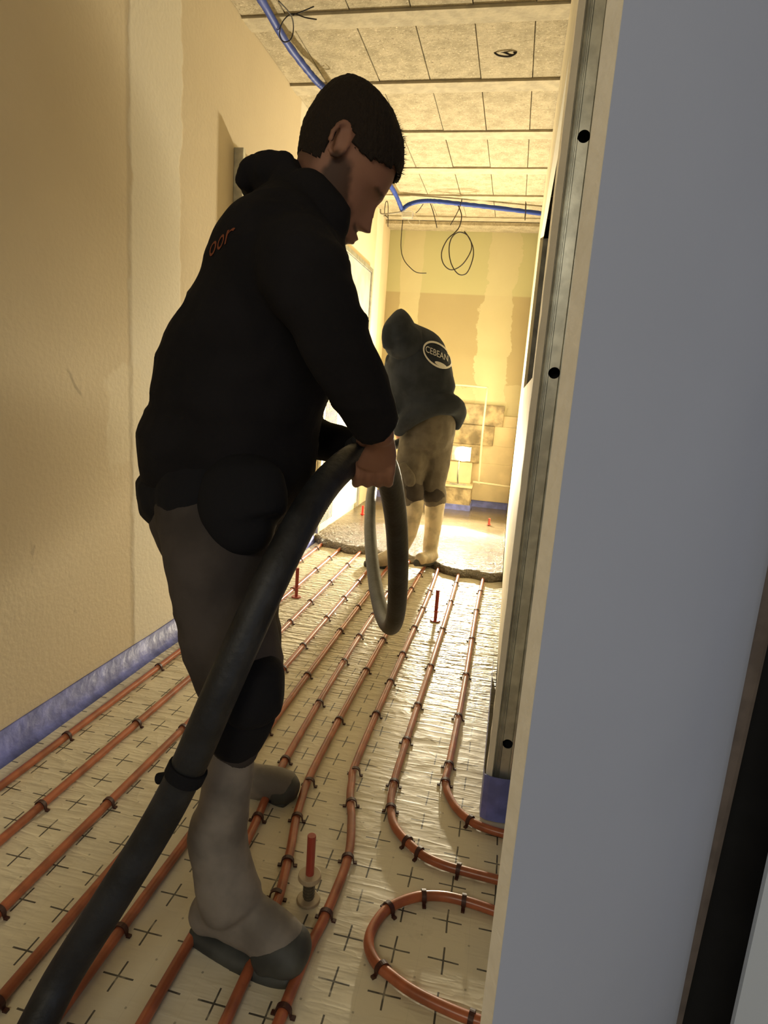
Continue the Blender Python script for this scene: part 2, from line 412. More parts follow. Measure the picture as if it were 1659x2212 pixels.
def prism(bm, prof, z0, z1, shear, th):
    A = [[bm.verts.new((x + shear * z, y + o, z)) for x, y in prof] for o in (0, th) for z in (z0, z1)]
    n = len(prof)
    for i in range(n - 1):
        bm.faces.new((A[0][i], A[0][i + 1], A[1][i + 1], A[1][i])); bm.faces.new((A[2][i], A[3][i], A[3][i + 1], A[2][i + 1]))
        bm.faces.new((A[0][i], A[2][i], A[2][i + 1], A[0][i + 1])); bm.faces.new((A[1][i], A[1][i + 1], A[3][i + 1], A[3][i]))
    for e in (0, n - 1): bm.faces.new((A[0][e], A[1][e], A[3][e], A[2][e]))
prism(bm, prof, .0, 2.6, LEAN, th)
web = obj('stud_web', bm, M['steel'], st)
# punched holes (boolean, applied)
for hz in (.225, .71, 1.197, 1.708, 2.2):
    if hz == .71: continue
    bm = bmesh.new(); bmesh.ops.create_cone(bm, cap_ends=True, segments=28, radius1=.0135, radius2=.0135, depth=.03,
        matrix=Matrix.Translation((x0 + .0305 + LEAN * hz, YE, hz)) @ Matrix.Rotation(PI / 2, 4, 'X'))
    me = bpy.data.meshes.new('c'); bm.to_mesh(me); bm.free(); c = bpy.data.objects.new('c', me); COL.objects.link(c)
    m = web.modifiers.new('b', 'BOOLEAN'); m.operation = 'DIFFERENCE'; m.object = c; m.solver = 'EXACT'
    bpy.context.view_layer.update(); dg = bpy.context.evaluated_depsgraph_get()
    new = bpy.data.meshes.new_from_object(web.evaluated_get(dg)); web.modifiers.clear(); web.data = new; bpy.data.objects.remove(c)
bm = bmesh.new(); box(bm, x0 + .001, x1 - .001, YE + .052, YE + .06, .0, 2.6, LEAN); obj('dark_hollow_sheet', bm, M['dark'], st)  # black sheet painted as the shade in the hollow behind the stud holes
bm = bmesh.new(); ragged_edge(bm, .034, .0495, YE - .004, YE + .05, .0, zt, .002, LEAN, -1)
tag(obj('plasterboard_edge', bm, M['gyp']), 'cream cut edge of the plasterboard left of the steel stud', 'plasterboard edge')
bm = bmesh.new(); ragged_edge(bm, .0985, .1125, YE - .006, YE + .05, .0, zt, .0022, LEAN, 1)
tag(obj('plasterboard_edge', bm, M['gyp']), 'cut plasterboard edge right of the steel stud, mostly hidden by the big sheet', 'plasterboard edge')
# blue foam wrapped round the foot of the wall end
bm = bmesh.new(); nodes = []
pr = [(.030, YE + .9), (.029, YE + .2), (.027, YE + .02), (.030, YE - .012), (.045, YE - .020), (.075, YE - .022), (.110, YE - .018), (.122, YE - .008)]
A = [[bm.verts.new((x, y + o, z)) for x, y in pr] for o in (0, .004) for z in (.002, .132)]
for i in range(len(pr) - 1):
    bm.faces.new((A[0][i], A[0][i + 1], A[1][i + 1], A[1][i])); bm.faces.new((A[2][i], A[3][i], A[3][i + 1], A[2][i + 1]))
    bm.faces.new((A[1][i], A[1][i + 1], A[3][i + 1], A[3][i])); bm.faces.new((A[0][i], A[2][i], A[2][i + 1], A[0][i + 1]))
for e in (0, len(pr) - 1): bm.faces.new((A[0][e], A[1][e], A[3][e], A[2][e]))
tag(obj('edge_insulation_strip', bm, M['strip'], smooth=False), 'blue foam edge strip wrapped round the foot of the steel studded wall end', 'edge strip')
# edge strips along the walls
def strip(name, y0, y1, z1, label):
    bm = bmesh.new(); n = int((y1 - y0) / .04); rows = []
    for i in range(n + 1):
        y = y0 + (y1 - y0) * i / n; j = noise.noise(Vector((y * 5, 0, 0))) * .004
        rows.append([bm.verts.new((x, y, z)) for x, z in ((XL + .001, 0), (XL + .026 + j, 0), (XL + .010 + j, .02), (XL + .008 + j * .6, z1 + j), (XL + .001, z1 + j))])
    for i in range(n):
        for q in range(5): bm.faces.new((rows[i][q], rows[i][(q + 1) % 5], rows[i + 1][(q + 1) % 5], rows[i + 1][q]))
    bm.faces.new(rows[0]); bm.faces.new(rows[-1][::-1])
    return tag(obj(name, bm, M['strip'], smooth=True), label, 'edge strip')
strip('edge_insulation_strip', -1.2, 4.2, .098, 'long blue foam edge strip at the foot of the left wall')
bm = bmesh.new(); box(bm, -1.32, XR - .002, YF - .014, YF - .002, 0.0, .115)
tag(obj('edge_insulation_strip', bm, M['strip'], bevel=.003), 'blue foam edge strip at the foot of the far wall behind the stairs', 'edge strip')

# big board on the right, running toward the viewer, and what stands beyond its near end
def slab(bm, a, b, th, z0, z1):
    a = Vector(a); b = Vector(b); d = (b - a).normalized(); nrm = Vector((d.y, -d.x))
    c = [a, b, b + nrm * th, a + nrm * th]
    lo = [bm.verts.new((p.x, p.y, z0)) for p in c]; hi = [bm.verts.new((p.x, p.y, z1)) for p in c]
    bm.faces.new(lo[::-1]); bm.faces.new(hi)
    return [bm.faces.new((lo[i], lo[(i + 1) % 4], hi[(i + 1) % 4], hi[i])) for i in range(4)]
pan = thing('plasterboard_sheet', (.05, .61, 0), 'large smooth grey white plasterboard sheet with a cream cut edge filling the right side', 'plasterboard sheet')
P1, P2, P3 = Vector((.0400, .6200)), Vector((.0527, .6073)), Vector((.370, .924))
bm = bmesh.new(); slab(bm, P2, P3, -.0005, 0, 2.64); obj('board_face', bm, M['board'], pan)
dd = (P3 - P2).normalized(); bm = bmesh.new(); n_ = 130; rows = []
for i in range(n_ + 1):
    z = 2.64 * i / n_; j = .0012 * (noise.noise(Vector((z * 30, 1, 0))) + .6 * noise.noise(Vector((z * 90, 5, 1))))
    c4 = (P1, P2 + dd * j, P3 + Vector((-.0005, .0005)), P3 + Vector((-.0127, .0127)))
    rows.append([bm.verts.new((p.x - (.0004 if k in (1, 2) else 0), p.y + (.0004 if k in (1, 2) else 0), z)) for k, p in enumerate(c4)])
for i in range(n_):
    for q in range(4): bm.faces.new((rows[i][q], rows[i][(q + 1) % 4], rows[i + 1][(q + 1) % 4], rows[i + 1][q]))
bm.faces.new(rows[0][::-1]); bm.faces.new(rows[-1])
obj('gypsum_core', bm, M['gyp'], pan)['label'] = 'cream cut gypsum edge'
bm = bmesh.new(); vs = []
for z, wd in ((0, .010), (1.1, .030), (2.64, .058)):
    vs.append([bm.verts.new((P3.x + x_ * .95, P3.y + .004 + y_, z)) for x_, y_ in ((-.004, 0), (wd, .004), (wd, .02), (-.004, .02))])
for a_, b_ in zip(vs, vs[1:]):
    for q in range(4): bm.faces.new((a_[q], a_[(q + 1) % 4], b_[(q + 1) % 4], b_[q]))
bm.faces.new(vs[0][::-1]); bm.faces.new(vs[-1])
obj('edge_batten', bm, M['brown'], pan)
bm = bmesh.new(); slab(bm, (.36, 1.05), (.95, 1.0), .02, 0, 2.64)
struct(obj('dark_gap_sheet', bm, M['dark']))  # black slab stands in for the unlit gap beside the big sheet
t = NT('spotted_filler_board'); n_ = t.step(t.noise(7, 2, .4), .52, .54); t.set(t.mix(t.math('MULTIPLY', n_, .6), (0.62, 0.66, 0.68), (0.40, 0.39, 0.38)), .8); M['spots'] = t.m
bm = bmesh.new(); slab(bm, (.412, .85), (.72, .80), .015, 0, 2.64)
tag(obj('plasterboard_sheet', bm, M['spots']), 'pale board with grey filler patches in the bottom right corner', 'plasterboard sheet')

# ------------------------------------------------------------------ left wall features
sd = thing('steel_door_stud', (XL, 2.78, 0), 'grey steel stud standing off the left wall behind the hood of the near worker', 'metal stud')
bm = bmesh.new(); box(bm, XL + .001, XL + .045, 2.775, 2.80, 0.0, 2.133); obj('stud_channel', bm, M['steel'], sd, bevel=.002)
bm = bmesh.new(); box(bm, XL + .001, XL + .03, 2.81, 3.55, .04, 2.10)
tag(obj('plasterboard_sheet', bm, M['board'], bevel=.002), 'white board sheet standing against left wall behind the steel stud', 'board sheet')
# framed doorway close to the far end of the left wall
dr = thing('door_frame', (XL, 5.0, 0), 'grey metal door frame on the left wall near the far corner', 'door frame')
for nm, a in (('frame_post', (XL + .001, XL + .03, 5.40, 5.44, .06, 2.135)), ('frame_post', (XL + .001, XL + .03, 4.22, 4.26, .06, 2.135)), ('frame_head', (XL + .001, XL + .03, 4.26, 5.40, 2.10, 2.135))):
    bm = bmesh.new(); box(bm, *a); obj(nm, bm, M['steel'], dr, bevel=.002)
bm = bmesh.new(); box(bm, XL + .002, XL + .022, 4.27, 5.39, .105, 2.095); dl = obj('door_panel', bm, M['doorgrey'], dr)
bm = bmesh.new()
for i in range(9): box(bm, XL + .022, XL + .026, 4.30 + i * .035, 4.306 + i * .035, .12, 2.09)
obj('panel_rib', bm, M['cream'], dr)['kind'] = 'stuff'

# ------------------------------------------------------------------ wet screed
def edge_y(x):
    P = [(-1.34, 4.22), (-1.27, 4.17), (-1.12, 4.06), (-.98, 3.99), (-.85, 4.02), (-.72, 3.98), (-.5, 3.94), (-.35, 3.82), (-.2, 3.79), (.05, 3.76)]
    for (a, b) in zip(P, P[1:]):
        if a[0] <= x <= b[0]:
            t_ = (x - a[0]) / (b[0] - a[0]); y = a[1] + (b[1] - a[1]) * t_; break
    else: y = 3.8
    return y + .035 * math.sin(x * 19) * math.sin(x * 7 + 1) + .02 * noise.noise(Vector((x * 12, 0, 0)))
bm = bmesh.new(); NX, NY = 110, 230; grid = []
for j in range(NY + 1):
    row = []
    for i in range(NX + 1):
        x = XL + .004 + (XR - XL - .008) * i / NX; s = (j / NY) ** 1.35
        y0 = edge_y(x); y = y0 + (YF - .018 - y0) * s
        d = y - y0; h = .046 * min(1, math.sqrt(max(d, 0) / .05)) if d < .05 else .046
        near = max(0, 1 - d / .9)
        h += (.010 * noise.noise(Vector((x * 9, y * 9, 0))) + .005 * noise.noise(Vector((x * 30, y * 30, 2)))) * near * min(1, d / .03)
        h += .0012 * noise.noise(Vector((x * 20, y * 20, 5)))
        row.append(bm.verts.new((x, y, max(h, .001))))
    grid.append(row)
for j in range(NY):
    for i in range(NX): bm.faces.new((grid[j][i], grid[j][i + 1], grid[j + 1][i + 1], grid[j + 1][i]))
sc = tag(obj('wet_screed', bm, M['screed'], smooth=True), 'wet glossy screed poured over the far half of the floor', 'screed', kind='stuff')

# ------------------------------------------------------------------ heating pipes
PR = .0110
pipes = [
 (-1.240, [(-1.24, 4.25), (-1.24, .3)], [1.51, 2.02, 2.5, 3.1, 3.67, 4.0], 'outermost left heating pipe running beside the blue edge strip'),
 (-1.085, [(-1.085, 4.2), (-1.085, .3)], [1.22, 1.64, 2.05, 2.6, 3.1, 3.51, 3.8], 'second heating pipe from the left wall'),
 (-.935, [(-.935, 4.1), (-.93, .3)], [.92, 1.28, 1.66, 2.1, 2.65, 2.95, 3.31, 3.70], 'third heating pipe from the left wall'),
 (-.785, [(-.785, 4.15), (-.785, .3)], [.76, 1.2, 1.72, 2.17, 2.41, 2.76, 3.08, 3.39], 'heating pipe passing left of the near hose end, fourth from the left wall'),
 (-.680, [(-.68, 4.1), (-.68, 2.6), (-.672, 1.4), (-.665, .3)], [.95, 1.28, 1.73, 2.15, 2.63, 2.97, 3.23], 'fifth heating pipe from left, crossing under the thick black hose'),
 (-.578, [(-.575, 4.1), (-.58, 2.6), (-.56, 1.6), (-.53, 1.25), (-.52, .8), (-.51, .3)], [1.34, 1.60, 1.96, 2.32, 2.60, 2.89, 3.26], 'heating pipe running under the heel of the near worker'),
 (-.467, [(-.46, 4.05), (-.468, 2.8), (-.468, 1.7), (-.45, 1.42), (-.41, 1.22), (-.385, 1.0), (-.38, .3)], [1.12, 1.22, 1.37, 1.52, 1.87, 2.27, 2.6, 3.38, 3.68], 'heating pipe passing beside the clear based level marker'),
 (-.355, [(-.37, 3.95), (-.355, 3.2), (-.355, 1.8), (-.34, 1.55), (-.30, 1.40), (-.275, 1.27), (-.278, 1.1), (-.29, .93), (-.295, .3)], [.88, 1.10, 1.27, 1.47, 1.61, 1.95, 2.21, 2.48, 2.80, 3.08, 3.38], 'heating pipe curving under the toe of the near boot'),
 (-.225, [(-.23, 3.9), (-.222, 2.9), (-.225, 1.8), (-.222, 1.58), (-.210, 1.48), (-.18, 1.405), (-.11, 1.34), (-.05, 1.317), (.02, 1.31), (.105, 1.305)], [1.48, 1.59, 1.82, 2.06, 2.40, 2.83, 3.25, 3.6], 'heating pipe that bends right toward the panel below the outermost one'),
 (-.075, [(-.07, 3.9), (-.078, 3.2), (-.072, 2.3), (-.076, 1.75), (-.078, 1.64), (-.045, 1.55), (.005, 1.495), (.06, 1.475), (.11, 1.47)], [1.64, 1.73, 2.03, 2.37, 2.76, 3.16, 3.5], 'rightmost heating pipe bending toward the foot of the wall end'),
]
def clip_mesh():
    bm = bmesh.new(); seg = 14; r0, r1 = PR + .0015, PR + .0042; wd = .005
    ring = []
    for k in range(seg + 1):
        a = PI * (1.12 * k / seg - .06)
        ring.append([bm.verts.new((r * math.cos(a), s * wd, PR + .001 + r * math.sin(a))) for r, s in ((r0, -1), (r1, -1), (r1, 1), (r0, 1))])
    for k in range(seg):
        for q in range(4): bm.faces.new((ring[k][q], ring[k][(q + 1) % 4], ring[k + 1][(q + 1) % 4], ring[k + 1][q]))
    bm.faces.new(ring[0]); bm.faces.new(ring[-1][::-1])
    for s in (-1, 1):
        box(bm, s * (r1 + .0035) - .0045, s * (r1 + .0035) + .0045, -.004, .004, .0005, .0045)
        box(bm, s * (r1 - .001) - .0012, s * (r1 - .001) + .0012, -.004, .004, .0045, PR)
    bmesh.ops.recalc_face_normals(bm, faces=bm.faces)
    me = bpy.data.meshes.new('pipe_clip'); bm.to_mesh(me); bm.free(); me.materials.append(M['clip']); return me
ORD = ['nearest', 'second nearest', 'third nearest', 'fourth nearest', 'fifth nearest', 'sixth nearest', 'seventh nearest', 'eighth nearest', 'ninth nearest', 'tenth nearest', 'eleventh nearest']
NTH = ['first', 'second', 'third', 'fourth', 'fifth', 'sixth', 'seventh', 'eighth', 'ninth', 'tenth']
CLIP = clip_mesh(); clip_n = 0
def add_clip(x, y, ang, which):
    global clip_n
    o = bpy.data.objects.new('pipe_clip', CLIP); COL.objects.link(o); o.location = (x, y, 0); o.rotation_euler = (0, 0, ang)
    tag(o, which[0] + ' dark red clip ' + which[1], 'pipe clip', 'clips ' + which[1])
def path_at_y(path, y):
    for (a, b) in zip(path, path[1:]):
        lo, hi = sorted((a[1], b[1]))
        if lo <= y <= hi:
            t_ = (y - a[1]) / (b[1] - a[1]) if b[1] != a[1] else 0
            return a[0] + (b[0] - a[0]) * t_, math.atan2(-(a[0] - b[0]), (a[1] - b[1]))
    return path[0][0], 0
for pi_, (x, path, clips, lab) in enumerate(pipes):
    bm = bmesh.new(); tube(bm, [Vector((p[0], p[1], PR + .001)) for p in path], PR, 14, 8)
    o = tag(obj('heating_pipe', bm, M['pipe'], smooth=True), 'copper red ' + lab, 'heating pipe')
    for ci_, cy_ in enumerate(sorted(clips)):
        px_, an = path_at_y(path, cy_); add_clip(px_, cy_, an, (ORD[ci_], 'on the %s heating pipe from the left wall' % NTH[pi_]))
for k_, (cx_, cy_, an) in enumerate(((-.145, 1.37, .9), (-.11, 1.34, 1.1), (-.01, 1.313, 1.45))): add_clip(cx_, cy_, an, (('leftmost', 'middle', 'rightmost')[k_], 'on the bend of the ninth heating pipe'))
add_clip(.005, 1.495, 1.0, ('lone', 'on the bend of the tenth heating pipe at the wall foot'))
loop = [(.16, 1.20), (.08, 1.213), (.01, 1.222), (-.045, 1.22), (-.10, 1.20), (-.15, 1.155), (-.172, 1.10), (-.172, 1.055), (-.150, 1.02), (-.115, 1.0), (-.07, .98), (-.01, .965), (.06, .955), (.18, .95)]
bm = bmesh.new(); tube(bm, [Vector((p[0], p[1], PR + .001)) for p in loop], PR, 14, 8)
tag(obj('heating_pipe', bm, M['pipe'], smooth=True), 'copper red heating pipe forming the round loop at the bottom beside the panel', 'heating pipe')
for k_, (cx_, cy_, an) in enumerate(((.01, 1.222, PI / 2), (-.08, 1.209, 1.8), (-.15, 1.155, 2.5), (-.135, 1.01, .8 + 3.14), (.045, .957, 1.4))):
    add_clip(cx_, cy_, an, (('upper right', 'upper left', 'far left', 'lower left', 'lower right')[k_], 'on the round heating pipe loop'))

# ------------------------------------------------------------------ level markers
def cyl(bm, x, y, z0, z1, r0, r1=None, seg=20):
    bmesh.ops.create_cone(bm, cap_ends=True, segments=seg, radius1=r0, radius2=r1 if r1 is not None else r0, depth=z1 - z0, matrix=Matrix.Translation((x, y, (z0 + z1) / 2)))
def marker(x, y, z, label, near=False, mat='redrod', up=.165):
    r = thing('level_marker', (x, y, z), label, 'level marker', 'level markers standing on the floor')
    disc = M['disc'] if near else M[mat]
    bm = bmesh.new(); cyl(bm, x, y, z + .001, z + .006, .027, .025, 28); obj('base_disc', bm, disc, r, bevel=.001)
    bm = bmesh.new(); cyl(bm, x, y, z + .006, z + .055, .011 if near else .0085, None, 16)
    if near:
        for k in range(5): cyl(bm, x, y, z + .012 + k * .008, z + .015 + k * .008, .0135, None, 16)
    obj('threaded_stem', bm, M['bolt'] if near else M[mat], r)
    bm = bmesh.new(); cyl(bm, x, y, z + .052, z + .058, .017 if not near else .021, .022 if not near else .026, 28)
    if near: cyl(bm, x, y, z + .058, z + .068, .026, .0245, 28)
    obj('upper_disc', bm, disc, r, bevel=.001)
    bm = bmesh.new(); cyl(bm, x, y, z + .058, z + up, .0092, .0095, 18); obj('rod', bm, M[mat], r, bevel=.001)
marker(-.330, 1.139, 0, 'reddish level marker with wide beige discs beside the near boot', True)
marker(-.273, 2.965, 0, 'red level marker standing to the right of the hanging hose loop')
marker(-1.036, 3.022, 0, 'red level marker near the left wall, left of the second worker')
marker(-1.187, 5.12, .0, 'bright red level marker standing in the screed near the left door', mat='bright_red', up=.13)
marker(-.101, 5.28, .0, 'short orange red level marker in the far screed, before the stairs', up=.11)

# ------------------------------------------------------------------ far end: stairs, rail, lamp
stp = thing('staircase', (-.3, 6.0, 0), 'raw concrete stairs climbing to the right at the far wall', 'staircase')
Y0 = 5.96
def sbox(nm, x0, x1, y0, y1, z0, z1, m, bev=.006):
    bm = bmesh.new(); box(bm, x0, x1, y0, y1, z0, z1); return obj(nm, bm, M[m], stp, bevel=bev)
sbox('step', -.60, -.315, 5.86, YF - .001, 0.0, .262, 'concrete')
sbox('step_slab', -.61, -.305, 5.85, YF - .001, .262, .285, 'plaster')
sbox('step', -.60, -.335, 6.02, YF - .001, .285, .49, 'plaster')
sbox('step', -.60, -.27, 6.07, YF - .001, .49, .665, 'concrete')
sbox('step', -.60, -.16, 6.09, YF - .001, .665, .855, 'concrete')
sbox('step', -.60, -.085, 6.11, YF - .001, .855, 1.055, 'concrete')
sbox('side_panel', -.335, XR - .003, 6.125, YF - .001, .115, .49, 'plaster', .002)
sbox('side_panel', -.27, XR - .003, 6.13, YF - .001, .49, .665, 'plaster', .002)
sbox('side_panel', -.16, XR - .003, 6.13, YF - .001, .665, .855, 'plaster', .002)
sbox('side_panel', -.085, XR - .003, 6.135, YF - .001, .855, .96, 'plaster', .002)
bm = bmesh.new(); box(bm, -.605, -.310, 5.852, 5.86, .0, .10); box(bm, -.315, -.305, 5.86, YF - .02, .0, .10)
tag(obj('edge_insulation_strip', bm, M['strip']), 'blue foam edge strip round the lowest stair block', 'edge strip')
rl = thing('guard_rail', (-.25, 6.05, 0), 'thin cream metal guard rail frame in front of the stairs', 'guard rail')
Yr = 5.99
def A(px, py, Y=Yr): return at(px, py, Y)
bm = bmesh.new(); tube(bm, [A(940, 829), A(1000, 832), A(1052, 837)], .010, 10, 3); obj('top_tube', bm, M['rail'], rl, smooth=True)
bm = bmesh.new(); tube(bm, [A(1053, 836), A(1046, 900), A(1040, 960), A(1034, 1046)], .010, 10, 3); obj('post', bm, M['rail'], rl, smooth=True)
bm = bmesh.new(); tube(bm, [A(1022, 1041), A(1060, 1046), A(1108, 1053)], .011, 10, 3); obj('bottom_tube', bm, M['rail'], rl, smooth=True)
lm = thing('work_lamp', (LAMP.x, LAMP.y, .285), 'lit work lamp on the lowest stair block behind the second worker', 'work lamp')
bm = bmesh.new(); box(bm, LAMP.x - .07, LAMP.x + .105, LAMP.y + .005, LAMP.y + .05, LAMP.z - .07, LAMP.z + .07); obj('lamp_housing', bm, M['steel'], lm, bevel=.008)
bm = bmesh.new(); bmesh.ops.create_icosphere(bm, subdivisions=3, radius=1, matrix=Matrix.Translation(LAMP + Vector((.035, -.004, .0))) @ Matrix.Diagonal((.066, .014, .066, 1))); obj('lamp_glass', bm, M['glow'], lm, smooth=True)
bm = bmesh.new(); tube(bm, [LAMP + Vector((0, .03, -.05)), Vector((LAMP.x, LAMP.y + .05, .38)), Vector((LAMP.x, LAMP.y + .16, .30))], .008, 8, 3); obj('lamp_bracket', bm, M['steel'], lm, smooth=True)
bm = bmesh.new(); box(bm, LAMP.x - .08, LAMP.x + .08, LAMP.y + .14, LAMP.y + .20, .286, .30); obj('lamp_foot', bm, M['steel'], lm)

# ------------------------------------------------------------------ ceiling services
zc = ZC - .07
def conduit(pts, name, label, parent=None, r=.0125):
    bm = bmesh.new(); Q = smoothpath([(Vector(p), 1.0) for p in pts], 24)
    # corrugation
    out = []; dist = 0; prev = Q[0][0]
    for q, _ in Q:
        dist += (q - prev).length; prev = q
        out.append((q, r + .0012 * math.sin(dist * 420), r + .0012 * math.sin(dist * 420)))
    loft(bm, out, 14, Vector((.2, .1, 1)), .2)
    o = obj(name, bm, M['conduit'], parent, smooth=True)
    return tag(o, label, 'conduit') if parent is None else o
conduit([at(540, -40, 2.3), at(565, 0, 2.55), at(618, 90, 2.90), at(675, 165, 3.2), at(720, 216, 3.42), at(800, 340, 4.2), at(848, 408, 4.9), at(868, 452, 5.22)], 'blue_conduit', 'long blue conduit running along the ceiling above the near worker', r=.0165)
conduit([at(866, 456, 5.24), at(885, 441, 5.22), at(925, 434, 5.24), at(1000, 441, 5.3), at(1080, 450, 5.4), at(1176, 462, 5.5)], 'blue_conduit', 'blue conduit crossing the ceiling to the right from the clear junction box', r=.0165)
bx = thing('junction_box', tuple(at(880, 464, 5.24)), 'small clear plastic junction box hanging where the blue conduits meet', 'junction box')
c = at(880, 464, 5.24)
bm = bmesh.new(); box(bm, c.x - .045, c.x + .045, c.y - .03, c.y + .03, c.z - .028, c.z + .028); obj('box_body', bm, M['clear'], bx, bevel=.008)
bm = bmesh.new(); tube(bm, [at(893, 463, 5.2), at(905, 474, 5.2), at(905, 484, 5.2), at(893, 485, 5.2), at(882, 478, 5.2), at(884, 466, 5.2)], .002, 6, 5); obj('box_clasp', bm, M['clear'], bx, smooth=True)
def wire(pts, label, r=.003, mat='wire', name='hanging_wire', cat='wire', sub=6):
    bm = bmesh.new(); tube(bm, [at(*p) for p in pts], r, 8, sub); return tag(obj(name, bm, M[mat], smooth=True), label, cat)
wire([(870, 475, 5.2), (866, 530, 5.2), (872, 560, 5.2), (888, 580, 5.2), (902, 589, 5.2), (921, 590, 5.2)], 'thin wire hanging from junction box with a hooked end', .0035)
wire([(990, 444, 5.25), (997, 465, 5.25), (993, 488, 5.25), (983, 502, 5.25), (966, 518, 5.25), (954, 545, 5.25), (958, 570, 5.25), (975, 583, 5.25), (998, 572, 5.25), (1016, 545, 5.25), (1018, 525, 5.25), (1008, 507, 5.25), (990, 502, 5.25), (975, 515, 5.25), (970, 540, 5.25), (975, 570, 5.25), (990, 592, 5.25), (1008, 590, 5.25), (1021, 560, 5.25), (1022, 535, 5.25), (1012, 512, 5.25), (1003, 500, 5.25)], 'dark cable coiled in loops, hanging below the blue conduit', .0045, name='coiled_cable', cat='cable')
wire([(930, 440, 5.2), (937, 462, 5.2), (944, 492, 5.2)], 'black tie wire hanging just right of the junction box', .0035, sub=3)
wire([(998, 430, 5.25), (990, 455, 5.25), (973, 486, 5.25)], 'black tie wire slanting down above the coiled cable', .0035, sub=3)
wire([(1136, 428, 5.4), (1136, 450, 5.4), (1134, 476, 5.4)], 'short black tie wire at the right end of blue conduit', .0035, sub=3)
wire([(838, 490, 5.2), (838, 440, 5.2), (833, 438, 5.2), (831, 462, 5.2), (838, 470, 5.2)], 'looped black wire beside the nose of the near worker', .003, sub=5)
wire([(822, 452, 5.2), (824, 462, 5.2), (845, 461, 5.2), (866, 458, 5.2)], 'grey conduit stub joining the junction box from the left', .006, 'greywire', sub=5)
wire([(898, 460, 5.2), (904, 455, 5.2), (914, 441, 5.15)], 'short black wire stub right of the junction box', .003, sub=3)
wire([(602, 2, 2.6), (628, 32, 2.72), (634, 60, 2.78), (628, 85, 2.8), (612, 90, 2.8), (604, 72, 2.78), (612, 45, 2.75), (632, 30, 2.72), (660, 38, 2.72), (684, 42, 2.72)], 'black wire tie looped round the blue conduit at the top', .0025)
wire([(632, 33, 2.72), (655, 24, 2.72), (678, 14, 2.72)], 'loose black wire tail beside the topmost tie', .0025, sub=3)
wire([(718, 182, 3.3), (728, 195, 3.35), (727, 210, 3.38), (714, 216, 3.38), (709, 200, 3.35), (716, 186, 3.32)], 'black wire tie round the blue conduit above the dark hair', .0025)
wire([(1066, 112, 3.18), (1080, 106, 3.18), (1100, 107, 3.18), (1112, 115, 3.18), (1100, 122, 3.18), (1078, 120, 3.18), (1068, 112, 3.18), (1085, 112, 3.18), (1106, 119, 3.18), (1116, 113, 3.18)], 'tangle of black wire stuck to the ceiling blocks', .004, name='wire_tangle')
wire([(193, -15, 1.85), (198, 2, 1.85), (199, 20, 1.85)], 'short dark wire end poking in at the top left corner', .0035, sub=3)

# ------------------------------------------------------------------ the delivery hose
hp = [(-60, 2420, .62, 55), (40, 2290, .66, 50), (130, 2120, .74, 46), (230, 1960, .79, 44), (330, 1800, .84, 43), (400, 1670, .865, 43), (470, 1510, .885, 43), (545, 1340, .93, 42),
      (612, 1200, .99, 41), (675, 1085, 1.08, 39), (725, 1022, 1.17, 37), (775, 985, 1.27, 34), (820, 990, 1.36, 31), (842, 1040, 1.46, 28), (856, 1130, 1.60, 25.5), (860, 1230, 1.72, 23.8), (857, 1310, 1.84, 22.5),
      (849, 1348, 1.95, 21), (838, 1350, 2.08, 19.5), (825, 1325, 2.25, 17.5), (812, 1270, 2.50, 15.5), (803, 1200, 2.80, 14), (799, 1130, 3.15, 12.5), (802, 1070, 3.50, 12), (812, 1020, 3.80, 11.5), (835, 975, 4.0, 11), (868, 955, 4.08, 11), (905, 950, 4.08, 11)]
HR = .0305
pts = [at(a, b, c) for a, b, c, d in hp]
bm = bmesh.new(); Q = smoothpath([(p, 1.0) for p in pts], 10); loft(bm, [(q[0], HR, HR) for q in Q], 24, Vector((.3, 1, .2)), .2)
hose = thing('concrete_hose', tuple(pts[7]), 'thick black rubber hose from bottom left through the hands, looping down to the far worker', 'hose')
obj('hose_tube', bm, M['hose'], hose, smooth=True)
bm = bmesh.new()
p = at(402, 1668, .865); d = (at(470, 1510, .885) - at(330, 1800, .84)).normalized()
loft(bm, [(p - d * .012, HR + .004, HR + .004), (p + d * .012, HR + .004, HR + .004)], 24, Vector((0, 1, 0)), 0)
q0 = at(352, 1680, .865); loft(bm, [(q0 + Vector((.012, 0, .004)), .010, .010), (q0 + Vector((-.010, 0, -.004)), .010, .010)], 10, Vector((0, 1, 0)), .1)
obj('hose_clamp', bm, M['black_canvas'], hose, bevel=.002)

# ------------------------------------------------------------------ near worker
w1 = thing('person', (-.5, 1.2, 0), 'person in black hoodie and dark work trousers bending to hold the thick hose', 'person')
FWD = Vector((math.cos(.36), math.sin(.36), 0)); SIDE = Vector((-FWD.y, FWD.x, 0))
